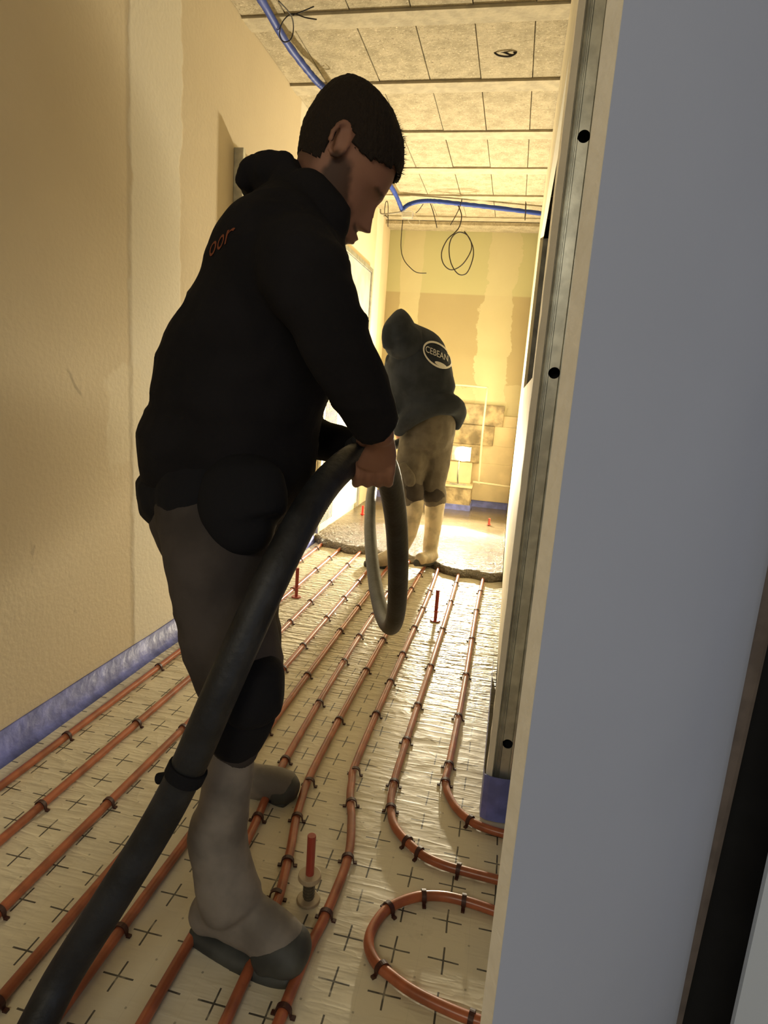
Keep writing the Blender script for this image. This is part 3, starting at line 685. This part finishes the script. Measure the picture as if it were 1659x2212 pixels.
# torso clothing -----
HC = at(765, 325, 1.27)
hy = math.radians(20); fh = Vector((math.cos(hy), math.sin(hy), 0)); hs = Vector((-fh.y, fh.x, 0))
hf = fh * .84 + Vector((0, 0, -.54)); hu = fh * .54 + Vector((0, 0, .84)); hf.normalize(); hu.normalize()
def HL(f, s, u): return HC + hf * f + hs * s + hu * u
def body_core(bm):
    chain(bm, [(478, 1130, 1.20, 80, .11), (495, 980, 1.20, 105, .12), (530, 800, 1.22, 110, .13), (575, 650, 1.24, 110, .16), (610, 530, 1.25, 85, .15)], side=SIDE)
    for nodes in (
        [(640, 560, 1.07, 50), (700, 690, 1.03, 46), (755, 805, 1.05, 40), (800, 890, 1.10, 32), (822, 930, 1.13, 26), (828, 950, 1.14, 25)],
        [(600, 560, 1.42, 45), (625, 720, 1.46, 42), (640, 870, 1.46, 36), (670, 935, 1.42, 30), (740, 955, 1.36, 25), (775, 968, 1.335, 22)],
        [(480, 1120, 1.10, 80), (495, 1280, 1.05, 75), (522, 1450, 1.02, 54), (512, 1580, 1.0, 34), (492, 1680, .995, 34), (478, 1800, .99, 36), (480, 1900, .985, 36), (520, 2010, .98, 30), (620, 2060, .975, 22)],
        [(500, 1120, 1.30, 75), (520, 1280, 1.38, 66), (540, 1430, 1.43, 52), (520, 1560, 1.45, 42), (510, 1650, 1.45, 34), (545, 1690, 1.455, 28), (610, 1708, 1.455, 18)],
        [(625, 500, 1.26, 60), (655, 440, 1.27, 58), (690, 385, 1.27, 58), (715, 345, 1.27, 60)]):
        chain(bm, nodes)
def head_rings():
    return [(.0905, -.030, -.030, 0), (.087, .002, -.062, .034), (.076, .032, -.082, .056), (.056, .062, -.095, .069), (.03, .084, -.101, .0765), (.0, .0945, -.101, .079),
            (-.02, .0965, -.100, .079), (-.038, .0965, -.096, .077), (-.055, .088, -.090, .0745), (-.07, .086, -.083, .072), (-.09, .085, -.072, .069), (-.108, .086, -.055, .066), (-.120, .088, -.045, .062), (-.128, .086, -.038, .059),
            (-.136, .087, -.03, .056), (-.148, .085, -.018, .050), (-.158, .078, -.005, .040), (-.166, .06, .015, .026), (-.168, .04, .04, 0)]
def head_surf(bm, off=0.0, keep=None, jitter=0):
    R = head_rings(); Rm = []
    # densify
    for i in range(len(R) - 1):
        for k in range(7):
            t_ = k / 7; Rm.append(tuple(R[i][j] * (1 - t_) + R[i + 1][j] * t_ for j in range(4)))
    Rm.append(R[-1]); N = 132; rows = []
    cen = Vector((0, 0, -.03))
    for (u, fr_, bk, wd) in Rm:
        row = []
        for k in range(N):
            a = 2 * PI * k / N; c_ = (fr_ + bk) / 2; ra = (fr_ - bk) / 2
            ca, sa = math.cos(a), math.sin(a)
            ex = .9
            f = c_ + ra * (abs(ca) ** ex) * (1 if ca > 0 else -1); s = wd * (abs(sa) ** ex) * (1 if sa > 0 else -1)
            if ca > 0 and u < .02: s *= 1 - .20 * ca * ca * min(1, (.02 - u) / .06)
            if ca > 0:
                # nose
                if -.113 < u < -.045:
                    amp = .004 + .027 * max(0, (-.045 - u) / .057) if u > -.103 else .032 * max(0, (u + .113) / .010)
                    wn = .0095 + .008 * max(0, (-.075 - u) / .03)
                    f += amp * math.exp(-(s / wn) ** 2)
                # eye sockets, brow
                for e in (-1, 1):
                    f -= .011 * math.exp(-((s - e * .032) / .016) ** 2 - ((u + .056) / .012) ** 2)
                    f += .006 * math.exp(-((s - e * .032) / .011) ** 2 - ((u + .057) / .006) ** 2)
                    f += .005 * math.exp(-((s - e * .030) / .022) ** 2 - ((u + .038) / .007) ** 2)
                # lips
                f += (.0135 * math.exp(-((u + .127) / .0052) ** 2) + .0115 * math.exp(-((u + .1385) / .0050) ** 2)) * math.exp(-(s / .022) ** 2) + .005 * math.exp(-((u + .130) / .016) ** 2) * math.exp(-(s / .030) ** 2)
                f -= .003 * math.exp(-((u + .1315) / .002) ** 2) * math.exp(-(s / .022) ** 2)
                f += .005 * math.exp(-((u + .156) / .010) ** 2) * math.exp(-(s / .018) ** 2)
            p = Vector((f, s, u)); n_ = (p - cen); n_.normalize()
            o_ = off(p) if callable(off) else off
            p = p + n_ * o_
            row.append((bm.verts.new(HL(*p)), p))
        rows.append(row)
    for i in range(len(rows) - 1):
        for k in range(N):
            q = (rows[i][k], rows[i][(k + 1) % N], rows[i + 1][(k + 1) % N], rows[i + 1][k])
            if keep:
                m_ = (q[0][1] + q[1][1] + q[2][1] + q[3][1]) / 4
                if not keep(m_): continue
            try: bm.faces.new([x[0] for x in q])
            except Exception: pass
def hand_right(bm):
    # back of the hand toward the viewer, fingers closing under the hose, thumb over its top
    chain(bm, [(826, 925, 1.135, 25), (826, 950, 1.15, 27, .020), (820, 980, 1.175, 38, .017), (812, 1008, 1.20, 44, .014)], side=SIDE, cap=.3)
    for i, (fx, ln) in enumerate(((776, .9), (800, 1.0), (824, 1.0), (846, .85))):
        chain(bm, [(fx, 1000, 1.20, 10.5), (fx - 3, 1024, 1.205, 10.5), (fx - 6, 1040 + 4 * ln, 1.235, 10), (fx - 8, 1040, 1.285, 9), (fx - 8, 1022, 1.315, 8)], seg=12)
    chain(bm, [(808, 950, 1.17, 14), (788, 955, 1.21, 12), (780, 952, 1.26, 10.5), (782, 958, 1.30, 9)], seg=12)
def hand_left(bm, L):
    chain(bm, [(760, 962, 1.345, 20), (780, 970, 1.335, 24, .020), (800, 985, 1.37, 26, .016)], side=SIDE)
    for i, fx in enumerate((752, 768, 785, 802)):
        chain(bm, [(fx + 6, 985, 1.36, 10), (fx, 1010, 1.37, 10), (fx - 4, 1024, 1.33, 9.5), (fx - 4, 1020, 1.28, 8.5), (fx - 4, 1006, 1.255, 8)], seg=12)
    chain(bm, [(785, 958, 1.33, 12), (775, 950, 1.30, 10.5), (768, 952, 1.27, 9)], seg=12)
bm = bmesh.new(); body_core(bm); head_surf(bm); bmesh.ops.remove_doubles(bm, verts=bm.verts, dist=1e-5)
# ears
for s in (-1, 1):
    E = [HL(-.020 + .016 * math.cos(a) - .004 * math.sin(a), s * (.083 + .006 * (1 + math.cos(a + 2.6))), -.030 + .031 * math.sin(a)) for a in [2 * PI * k / 12 for k in range(13)]]
    loft(bm, [(e, .0052, .0052) for e in E], 8, Vector((0, 0, 1)), .1)
    loft(bm, [(HL(-.018, s * .080, -.012), .014, .006), (HL(-.016, s * .082, -.030), .013, .006), (HL(-.012, s * .080, -.052), .008, .006)], 12, hs, .4)
hand_right(bm); hand_left(bm, 1)
me = remesh(bm, .0042, 3)
body = obj_me('body', me, M['skin1'], w1, smooth=True)
# hair + beard
def hair_keep(p):
    f, s, u = p; u = u + .004 * noise.noise(Vector((f * 120, s * 120, u * 40)))
    side_line = -.004 if f > .045 else (-.02 if f > .0 else (-.004 if f > -.034 else -.075))
    if f > .045: line = .002 + (.085 - f) * -.9 * 0 + (.012 if f > .08 else .0) - (.085 - min(f, .085)) * .35
    else: line = side_line
    return u > line
bm = bmesh.new()
head_surf(bm, off=lambda p: (.0075 + .006 * max(0, p.z + .0) / .08 + .003 * max(0, p.x) / .09) * max(0.15, min(1, (p.z + .075) / .07)) + .0016 * noise.noise(p * 160), keep=hair_keep)
bmesh.ops.remove_doubles(bm, verts=bm.verts, dist=1e-5)
ho = obj('hair', bm, M['hair'], w1, smooth=True); sm = ho.modifiers.new('s', 'SOLIDIFY'); sm.thickness = .006; sm.offset = -1
# tufts along the crown and the fringe
bm = bmesh.new()
for i in range(1500):
    a = random.uniform(0, 2 * PI); el = random.uniform(-.25, 1.5)
    dvec = Vector((math.cos(el) * math.cos(a), math.cos(el) * math.sin(a), math.sin(el)))
    f, s, u = dvec.x * .098, dvec.y * .080, dvec.z * .098 - .004
    if not hair_keep((f, s, u)): continue
    b0 = HL(f, s, u); nn = (hf * dvec.x + hs * dvec.y + hu * dvec.z); tn = (hf * random.uniform(-.2, 1.2) + hs * random.uniform(-.5, .5) + hu * random.uniform(-.4, .4))
    L_ = random.uniform(.004, .010); e = b0 + nn * (.004 + L_ * .7) + tn * L_ * .7; w_ = nn.cross(tn).normalized() * .0011
    v = [bm.verts.new(b0 - w_), bm.verts.new(b0 + w_), bm.verts.new(e)]
    bm.faces.new(v)
obj('hair_tufts', bm, M['hair'], w1)['kind'] = 'stuff'
# stubble, short beard and cropped neck hair as a soft colour on the skin
att = me.color_attributes.new('stubble', 'FLOAT_COLOR', 'POINT')
def sst(x, a, b): t_ = max(0, min(1, (x - a) / (b - a))); return t_ * t_ * (3 - 2 * t_)
for v in me.vertices:
    d_ = v.co - HC; f, s_, u = d_.dot(hf), d_.dot(hs), d_.dot(hu); q = 0
    if d_.length < .22:
        n_ = noise.noise(v.co * 90) * .004; u += n_; f += n_
        jaw = sst(-u, .085, .115) * (1 - sst(f, .060, .076)) + sst(-u, .140, .150)
        side_ = sst(f, -.022, -.012) * (1 - sst(f + (u + .045) * .55, .014, .030)) * sst(-u, .035, .055)
        mou = sst(-u, .110, .115) * (1 - sst(-u, .121, .124)) * (1 - sst(abs(s_), .024, .034)) * sst(f, .06, .07)
        nape = (1 - sst(f, -.045, -.028)) * sst(u, -.115, -.07)
        brow = sst(f, .07, .08) * math.exp(-((u + .040) / .0045) ** 2) * sst(abs(s_), .010, .015) * (1 - sst(abs(s_), .044, .052))
        q = max(min(1, jaw), side_, mou * .9, nape * .75, brow)
    att.data[v.index].color = (q, q, q, 1)
# hoodie
bm = bmesh.new()
chain(bm, [(470, 1075, 1.20, 150, .175), (485, 1010, 1.20, 178, .19), (500, 960, 1.20, 188, .19), (511, 905, 1.20, 176, .185), (518, 860, 1.20, 182, .19), (547, 780, 1.21, 178, .20), (577, 700, 1.22, 164, .21), (598, 620, 1.23, 152, .22), (614, 550, 1.25, 138, .22), (632, 490, 1.26, 98, .19), (650, 440, 1.265, 74, .12)], side=SIDE, seg=28)
chain(bm, [(615, 540, 1.12, 92), (660, 600, 1.04, 98), (705, 690, 1.02, 80), (748, 790, 1.04, 70), (785, 860, 1.08, 62), (808, 915, 1.115, 50), (815, 930, 1.125, 46)], cap=.2)
chain(bm, [(625, 550, 1.40, 72), (630, 640, 1.47, 66), (630, 800, 1.48, 60), (650, 920, 1.46, 48), (700, 950, 1.41, 42), (748, 962, 1.37, 37), (778, 968, 1.345, 30)], cap=.2)
# sleeve folds
for a in ((780, 690, 1.03, 14), (788, 730, 1.04, 15), (794, 775, 1.05, 15), (812, 830, 1.08, 14)): blob(bm, a[0] - 6, a[1], a[2], a[3] + 6)
# collar that stands up around the neck
chain(bm, [(650, 420, 1.265, 88, .10), (668, 400, 1.265, 72, .092)], side=hs, sub=1, cap=.3)
chain(bm, [(655, 400, 1.18, 40), (690, 430, 1.16, 44), (715, 465, 1.165, 40), (722, 500, 1.18, 34)])
chain(bm, [(680, 520, 1.17, 60), (715, 545, 1.17, 46)])
# bunched hood at the nape
for a in ((552, 390, 1.27, 36), (578, 378, 1.24, 38), (604, 372, 1.22, 34), (628, 396, 1.20, 38), (562, 402, 1.33, 38), (600, 384, 1.38, 36), (610, 430, 1.25, 52), (640, 440, 1.2, 56)): blob(bm, *a, squash=1.25)
chain(bm, [(526, 396, 1.24, 17), (540, 362, 1.22, 18), (556, 350, 1.21, 15)])
chain(bm, [(566, 380, 1.2, 16), (576, 350, 1.20, 19), (590, 346, 1.19, 14)])
chain(bm, [(600, 380, 1.2, 15), (612, 346, 1.19, 19), (626, 356, 1.18, 13), (634, 378, 1.17, 14)])
chain(bm, [(524, 395, 1.36, 17), (548, 355, 1.36, 18), (590, 342, 1.36, 16), (620, 345, 1.35, 14)])
me = remesh(bm, .008, 4, disp=(.0052, 6.5, (1, 1, 1.7)))
hood = obj_me('hoodie', me, M['hoodie'], w1, smooth=True)
hood_bvh = BVHTree.FromPolygons([v.co.copy() for v in me.vertices], [list(p.vertices) for p in me.polygons])
# trousers: black waist and holster pockets over dark grey legs
bm = bmesh.new()
chain(bm, [(468, 1035, 1.20, 150, .17), (468, 1090, 1.20, 142, .17), (470, 1150, 1.20, 125, .165), (480, 1200, 1.20, 100, .15)], side=SIDE, seg=28)
chain(bm, [(462, 1090, 1.10, 120), (470, 1180, 1.06, 112), (482, 1260, 1.05, 108), (490, 1330, 1.04, 104), (503, 1400, 1.03, 101), (520, 1460, 1.02, 94), (535, 1510, 1.01, 74), (515, 1580, 1.0, 56), (505, 1630, 1.0, 46)])
chain(bm, [(480, 1100, 1.30, 110), (500, 1230, 1.35, 96), (525, 1380, 1.40, 80), (540, 1460, 1.43, 66), (525, 1560, 1.45, 48), (515, 1610, 1.45, 42)])
me = remesh(bm, .009, 6, disp=(.0045, 6, (1, 1, 1.8)))
tr = obj_me('trousers', me, M['pants'], w1, smooth=True)
def cling(name, nodes, mat, off, vox=.008, side=Vector((0, 1, 0)), disp=(.003, 8, (1, 1, 1))):
    bm = bmesh.new()
    for nn in nodes: chain(bm, nn, side=side)
    return obj_me(name, remesh(bm, vox, 4, disp), mat, tr, smooth=True)
cling('holster_pocket', [[(382, 985, 1.10, 38, .05), (384, 1070, 1.08, 42, .05), (396, 1135, 1.08, 42, .06), (412, 1172, 1.06, 34, .05)]], M['black_canvas'], 0)
cling('holster_pocket', [[(520, 1030, 1.05, 92, .06), (524, 1090, 1.03, 98, .07), (530, 1140, 1.02, 80, .06), (545, 1162, 1.01, 56, .045)]], M['black_canvas'], 0)
cling('waist_belt', [[(468, 1030, 1.20, 158, .175), (470, 1085, 1.20, 150, .175), (470, 1118, 1.19, 146, .182)], [(470, 1040, 1.12, 124), (470, 1090, 1.10, 128), (474, 1128, 1.08, 119)]], M['black_canvas'], 0)
cling('knee_pad_pocket', [[(545, 1440, .995, 62, .06), (548, 1500, .99, 66, .065), (545, 1535, .99, 56, .06)]], M['black_canvas'], 0)
cling('trouser_hem', [[(526, 1530, 1.0, 72), (514, 1580, 1.0, 62), (507, 1612, .999, 53)]], M['black_canvas'], 0)
# boots
def boot(nodes_shaft, nodes_foot, sole, mt, md, toecap, parent, disp=(.0015, 14, (1, 1, 1)), vox=.006):
    bm = bmesh.new(); chain(bm, nodes_shaft, seg=22); chain(bm, nodes_foot, seg=22)
    b = obj_me('boot', remesh(bm, vox, 10, disp), mt, parent, smooth=True)
    bm = bmesh.new(); chain(bm, sole, seg=22, side=Vector((0, 1, 0)))
    obj_me('boot_sole', remesh(bm, vox * .8, 2), md, b, smooth=True)
    bm = bmesh.new(); chain(bm, toecap, seg=22)
    obj_me('toe_cap', remesh(bm, vox * .8, 3), md, b, smooth=True)
boot([(508, 1612, 1.0, 44), (495, 1660, 1.0, 52), (484, 1740, .995, 55), (470, 1800, .99, 63), (479, 1860, .985, 61), (492, 1920, .98, 66), (505, 1950, .98, 66)],
     [(440, 1975, .995, 38, .040), (482, 1965, .985, 62, .042), (545, 1992, .98, 60, .045), (600, 2030, .975, 54, .048), (640, 2060, .975, 40, .046)],
     [(430, 2003, 1.0, 22, .038), (500, 2040, .985, 26, .044), (580, 2078, .975, 30, .050), (640, 2086, .97, 26, .046)],
     M['boot'], M['boot_dark'], [(572, 2052, .972, 42, .050), (602, 2044, .972, 53, .053), (632, 2056, .972, 48, .052), (650, 2066, .972, 34, .046)], w1)
boot([(516, 1560, 1.45, 42), (505, 1620, 1.45, 40), (508, 1665, 1.45, 40)],
     [(490, 1695, 1.455, 30, .040), (540, 1690, 1.455, 38, .044), (590, 1692, 1.455, 34, .046), (625, 1700, 1.455, 30, .044)],
     [(480, 1722, 1.455, 14, .04), (550, 1726, 1.455, 14, .045), (625, 1722, 1.455, 14, .045)],
     M['boot'], M['boot_dark'], [(600, 1704, 1.455, 34, .048), (622, 1704, 1.455, 33, .046), (632, 1706, 1.455, 27, .04)], w1)
bm = bmesh.new(); hand_left(bm, 1)
for v in bm.verts: pass
gl = remesh(bm, .0045, 2); b2 = bmesh.new(); b2.from_mesh(gl); b2.normal_update(); nn = [v.normal.copy() for v in b2.verts]
for v, n_ in zip(b2.verts, nn): v.co += n_ * .004
b2.to_mesh(gl); b2.free(); obj_me('glove', gl, M['glove'], w1, smooth=True)
# lettering projected on cloth
def print_text(txt, size, origin, xdir, ydir, cast, bvh, mat, name, parent, extra=None, lift=.0018, xw=1.0):
    cu = bpy.data.curves.new('t', 'FONT'); cu.body = txt; cu.size = size; cu.resolution_u = 3; cu.extrude = 0; cu.offset = 0
    o = bpy.data.objects.new('t', cu); COL.objects.link(o); bpy.context.view_layer.update()
    dg = bpy.context.evaluated_depsgraph_get(); me = bpy.data.meshes.new_from_object(o.evaluated_get(dg)); bpy.data.objects.remove(o)
    b = bmesh.new(); b.from_mesh(me)
    if extra: extra(b)
    bmesh.ops.triangulate(b, faces=b.faces)
    for _ in range(2): bmesh.ops.subdivide_edges(b, edges=[e for e in b.edges if e.calc_length() > size * .12], cuts=1)
    bmesh.ops.triangulate(b, faces=b.faces)
    bad = []
    for v in b.verts:
        p = origin + xdir * v.co.x * xw + ydir * v.co.y
        h = bvh.ray_cast(p - cast * .3, cast)
        if h[0] is None: bad.append(v); continue
        n_ = h[1] if h[1].dot(cast) < 0 else -h[1]
        v.co = h[0] + n_ * lift
    bmesh.ops.delete(b, geom=bad, context='VERTS')
    return obj(name, b, mat, parent)
xd = (SIDE * -1).normalized()   # seen from behind, letters run toward his right side
cast = (FWD * .8 + SIDE * .6).normalized()
xdir = Vector((cast.y, -cast.x, 0)).normalized()
pt = at(420, 552, 1.05)
print_text('oor', .052, pt, (xdir + Vector((0, 0, .28))).normalized(), Vector((.05, 0, 1)).normalized(), cast, hood_bvh, M['orange'], 'back_print', hood)
body['label'] = 'head, neck and hands with dark lit skin'

# ------------------------------------------------------------------ second worker
w2 = thing('person', (-.6, 3.9, 0), 'person seen from behind in charcoal hooded top and muddy boots standing in the screed', 'person')
Y2 = 3.95
S2 = Vector((1, .25, 0)).normalized()
bm = bmesh.new()
chain(bm, [(920, 950, 3.95, 34, .09), (905, 850, 3.92, 44, .12), (890, 770, 3.85, 40, .12), (872, 730, 3.78, 24, .06), (866, 712, 3.72, 30, .08)], side=Vector((0, 1, 0)))
for nodes in ([(902, 960, 3.93, 20), (889, 1010, 3.90, 17), (886, 1045, 3.87, 15), (893, 1085, 3.84, 12), (880, 1150, 3.83, 12), (862, 1195, 3.80, 12), (820, 1212, 3.77, 10)],
              [(945, 960, 3.97, 20), (942, 1010, 3.97, 17), (938, 1060, 3.95, 15), (938, 1130, 3.95, 13), (932, 1190, 3.93, 12), (915, 1208, 3.82, 10)],
              [(860, 790, 3.95, 18), (855, 860, 4.12, 16), (862, 920, 4.16, 13), (866, 950, 4.12, 9)],
              [(945, 790, 4.0, 18), (955, 850, 4.15, 16), (925, 915, 4.22, 13), (898, 940, 4.16, 9)]): chain(bm, nodes)
for (x_, y_, s_) in ((866, 945, 1), (898, 938, -1)):
    for k in range(4): chain(bm, [(x_, y_ - 2, 4.12, 3.4), (x_ + s_ * 3 + k * 3 * s_, y_ + 2, 4.10, 3.2), (x_ + s_ * 4 + k * 3 * s_, y_ + 7, 4.06, 3), (x_ + s_ * 2 + k * 3 * s_, y_ + 9, 4.02, 2.8)], seg=8)
    chain(bm, [(x_, y_ - 3, 4.12, 4), (x_ + s_ * 6, y_ - 8, 4.08, 3.5), (x_ + s_ * 9, y_ - 6, 4.03, 3)], seg=8)
obj_me('body', remesh(bm, .009, 2), M['skin'], w2, smooth=True)
bm = bmesh.new()
chain(bm, [(922, 866, 3.92, 70, .17), (908, 835, 3.90, 74, .18), (903, 800, 3.88, 70, .19), (897, 765, 3.85, 64, .18), (885, 742, 3.82, 50, .15), (872, 722, 3.79, 34, .12)], side=Vector((0, 1, 0)), seg=26)
chain(bm, [(862, 850, 3.88, 34), (862, 890, 3.88, 26), (866, 915, 3.88, 16)])
chain(bm, [(856, 775, 3.90, 24), (852, 830, 4.05, 22), (858, 890, 4.12, 20), (864, 925, 4.14, 16)], cap=.2)
chain(bm, [(945, 775, 3.95, 26), (955, 830, 4.08, 25), (950, 870, 4.16, 22), (925, 912, 4.2, 15)], cap=.2)
# thick rolled hem rising to the right
chain(bm, [(860, 934, 3.86, 11), (868, 918, 3.82, 17), (890, 898, 3.79, 22), (920, 880, 3.78, 24), (950, 872, 3.80, 24), (976, 876, 3.86, 23), (990, 890, 3.94, 17), (990, 908, 3.99, 12), (984, 924, 4.0, 9)])
me = remesh(bm, .011, 5, disp=(.006, 5, (1, 1, .5)))
h2 = obj_me('hooded_top', me, M['grey_hoodie'], w2, smooth=True)
h2b = BVHTree.FromPolygons([v.co.copy() for v in me.vertices], [list(p.vertices) for p in me.polygons])
bm = bmesh.new()
chain(bm, [(892, 752, 3.80, 34, .12), (872, 735, 3.76, 44, .14), (864, 712, 3.74, 40, .13), (866, 690, 3.74, 26, .09), (867, 677, 3.75, 11, .05)], side=Vector((0, 1, 0)), seg=24)
chain(bm, [(842, 745, 3.66, 16), (836, 728, 3.64, 12), (842, 708, 3.66, 14)])
obj_me('hood', remesh(bm, .010, 4, disp=(.004, 8, (1, 1, .6))), M['grey_hoodie'], w2, smooth=True)
bm = bmesh.new()
chain(bm, [(934, 880, 3.97, 50, .15), (928, 930, 3.97, 54, .16), (922, 965, 3.96, 48, .15)], side=Vector((0, 1, 0)), seg=24)
chain(bm, [(898, 950, 3.93, 34), (890, 1000, 3.90, 33), (885, 1040, 3.87, 28), (890, 1070, 3.85, 24), (895, 1090, 3.84, 18)])
chain(bm, [(946, 945, 3.98, 33), (943, 1000, 3.97, 28), (938, 1040, 3.96, 24), (938, 1070, 3.95, 25), (940, 1088, 3.95, 22)])
obj_me('trousers', remesh(bm, .010, 4, disp=(.006, 7, (1, 1, .8))), M['pants2'], w2, smooth=True)
for nn in ([(936, 1054, 3.945, 21), (938, 1070, 3.94, 24), (940, 1080, 3.94, 22)], [(888, 1052, 3.855, 25), (893, 1070, 3.84, 23), (896, 1084, 3.84, 17)]):
    bm = bmesh.new(); chain(bm, nn); obj_me('knee_patch', remesh(bm, .009, 3, disp=(.004, 9, (1, 1, 1))), M['pants'], w2, smooth=True)
bm = bmesh.new(); chain(bm, [(868, 1006, 3.77, 11, .02), (884, 1030, 3.76, 13, .02), (886, 1046, 3.76, 11, .02)]); obj_me('leg_pocket', remesh(bm, .007, 2), M['pants2'], w2, smooth=True)
def boot2(sh, ft, toe):
    bm = bmesh.new(); chain(bm, sh); chain(bm, ft); b = obj_me('boot', remesh(bm, .008, 4, disp=(.003, 14, (1, 1, .5))), M['boot2'], w2, smooth=True)
    bm = bmesh.new(); chain(bm, toe); obj_me('boot_sole', remesh(bm, .007, 2), M['boot_dark'], b, smooth=True)
boot2([(940, 1078, 3.95, 22), (938, 1110, 3.95, 20), (934, 1150, 3.94, 17), (930, 1180, 3.93, 16), (929, 1205, 3.92, 15)],
      [(932, 1198, 3.93, 16), (922, 1205, 3.86, 14), (905, 1208, 3.76, 12)], [(936, 1214, 3.95, 8), (920, 1216, 3.84, 8), (898, 1216, 3.74, 8)])
boot2([(897, 1080, 3.84, 20), (892, 1110, 3.84, 19), (882, 1150, 3.83, 18), (868, 1180, 3.81, 17)],
      [(862, 1195, 3.81, 20), (840, 1205, 3.79, 18), (812, 1213, 3.77, 14), (794, 1213, 3.76, 10)], [(860, 1216, 3.80, 9), (825, 1222, 3.77, 9), (790, 1217, 3.76, 9)])
# badge on the back
def ring_extra(b):
    N = 40; pv = None; f_ = []
    for k in range(N):
        a = 2 * PI * k / N
        r1, r2 = (.125, .072), (.113, .060)
        f_.append((b.verts.new((.105 + r1[0] * math.cos(a), .012 + r1[1] * math.sin(a), 0)), b.verts.new((.105 + r2[0] * math.cos(a), .012 + r2[1] * math.sin(a), 0))))
    for k in range(N): b.faces.new((f_[k][0], f_[(k + 1) % N][0], f_[(k + 1) % N][1], f_[k][1]))
    vs = [b.verts.new((.13 + .05 * math.cos(2 * PI * k / 12), -.036 + .012 * math.sin(2 * PI * k / 12), 0)) for k in range(12)]; b.faces.new(vs)
view = Vector((-.12, 1, -.02)).normalized()
xb = Vector((view.y, -view.x, 0)).normalized()
o0 = at(919, 763, 3.80)
print_text('CEBEAN', .052, o0, (xb + Vector((0, 0, -.30))).normalized() * .75, Vector((-.05, 0, 1)), view, h2b, M['white_print'], 'back_badge', h2, ring_extra, .004)
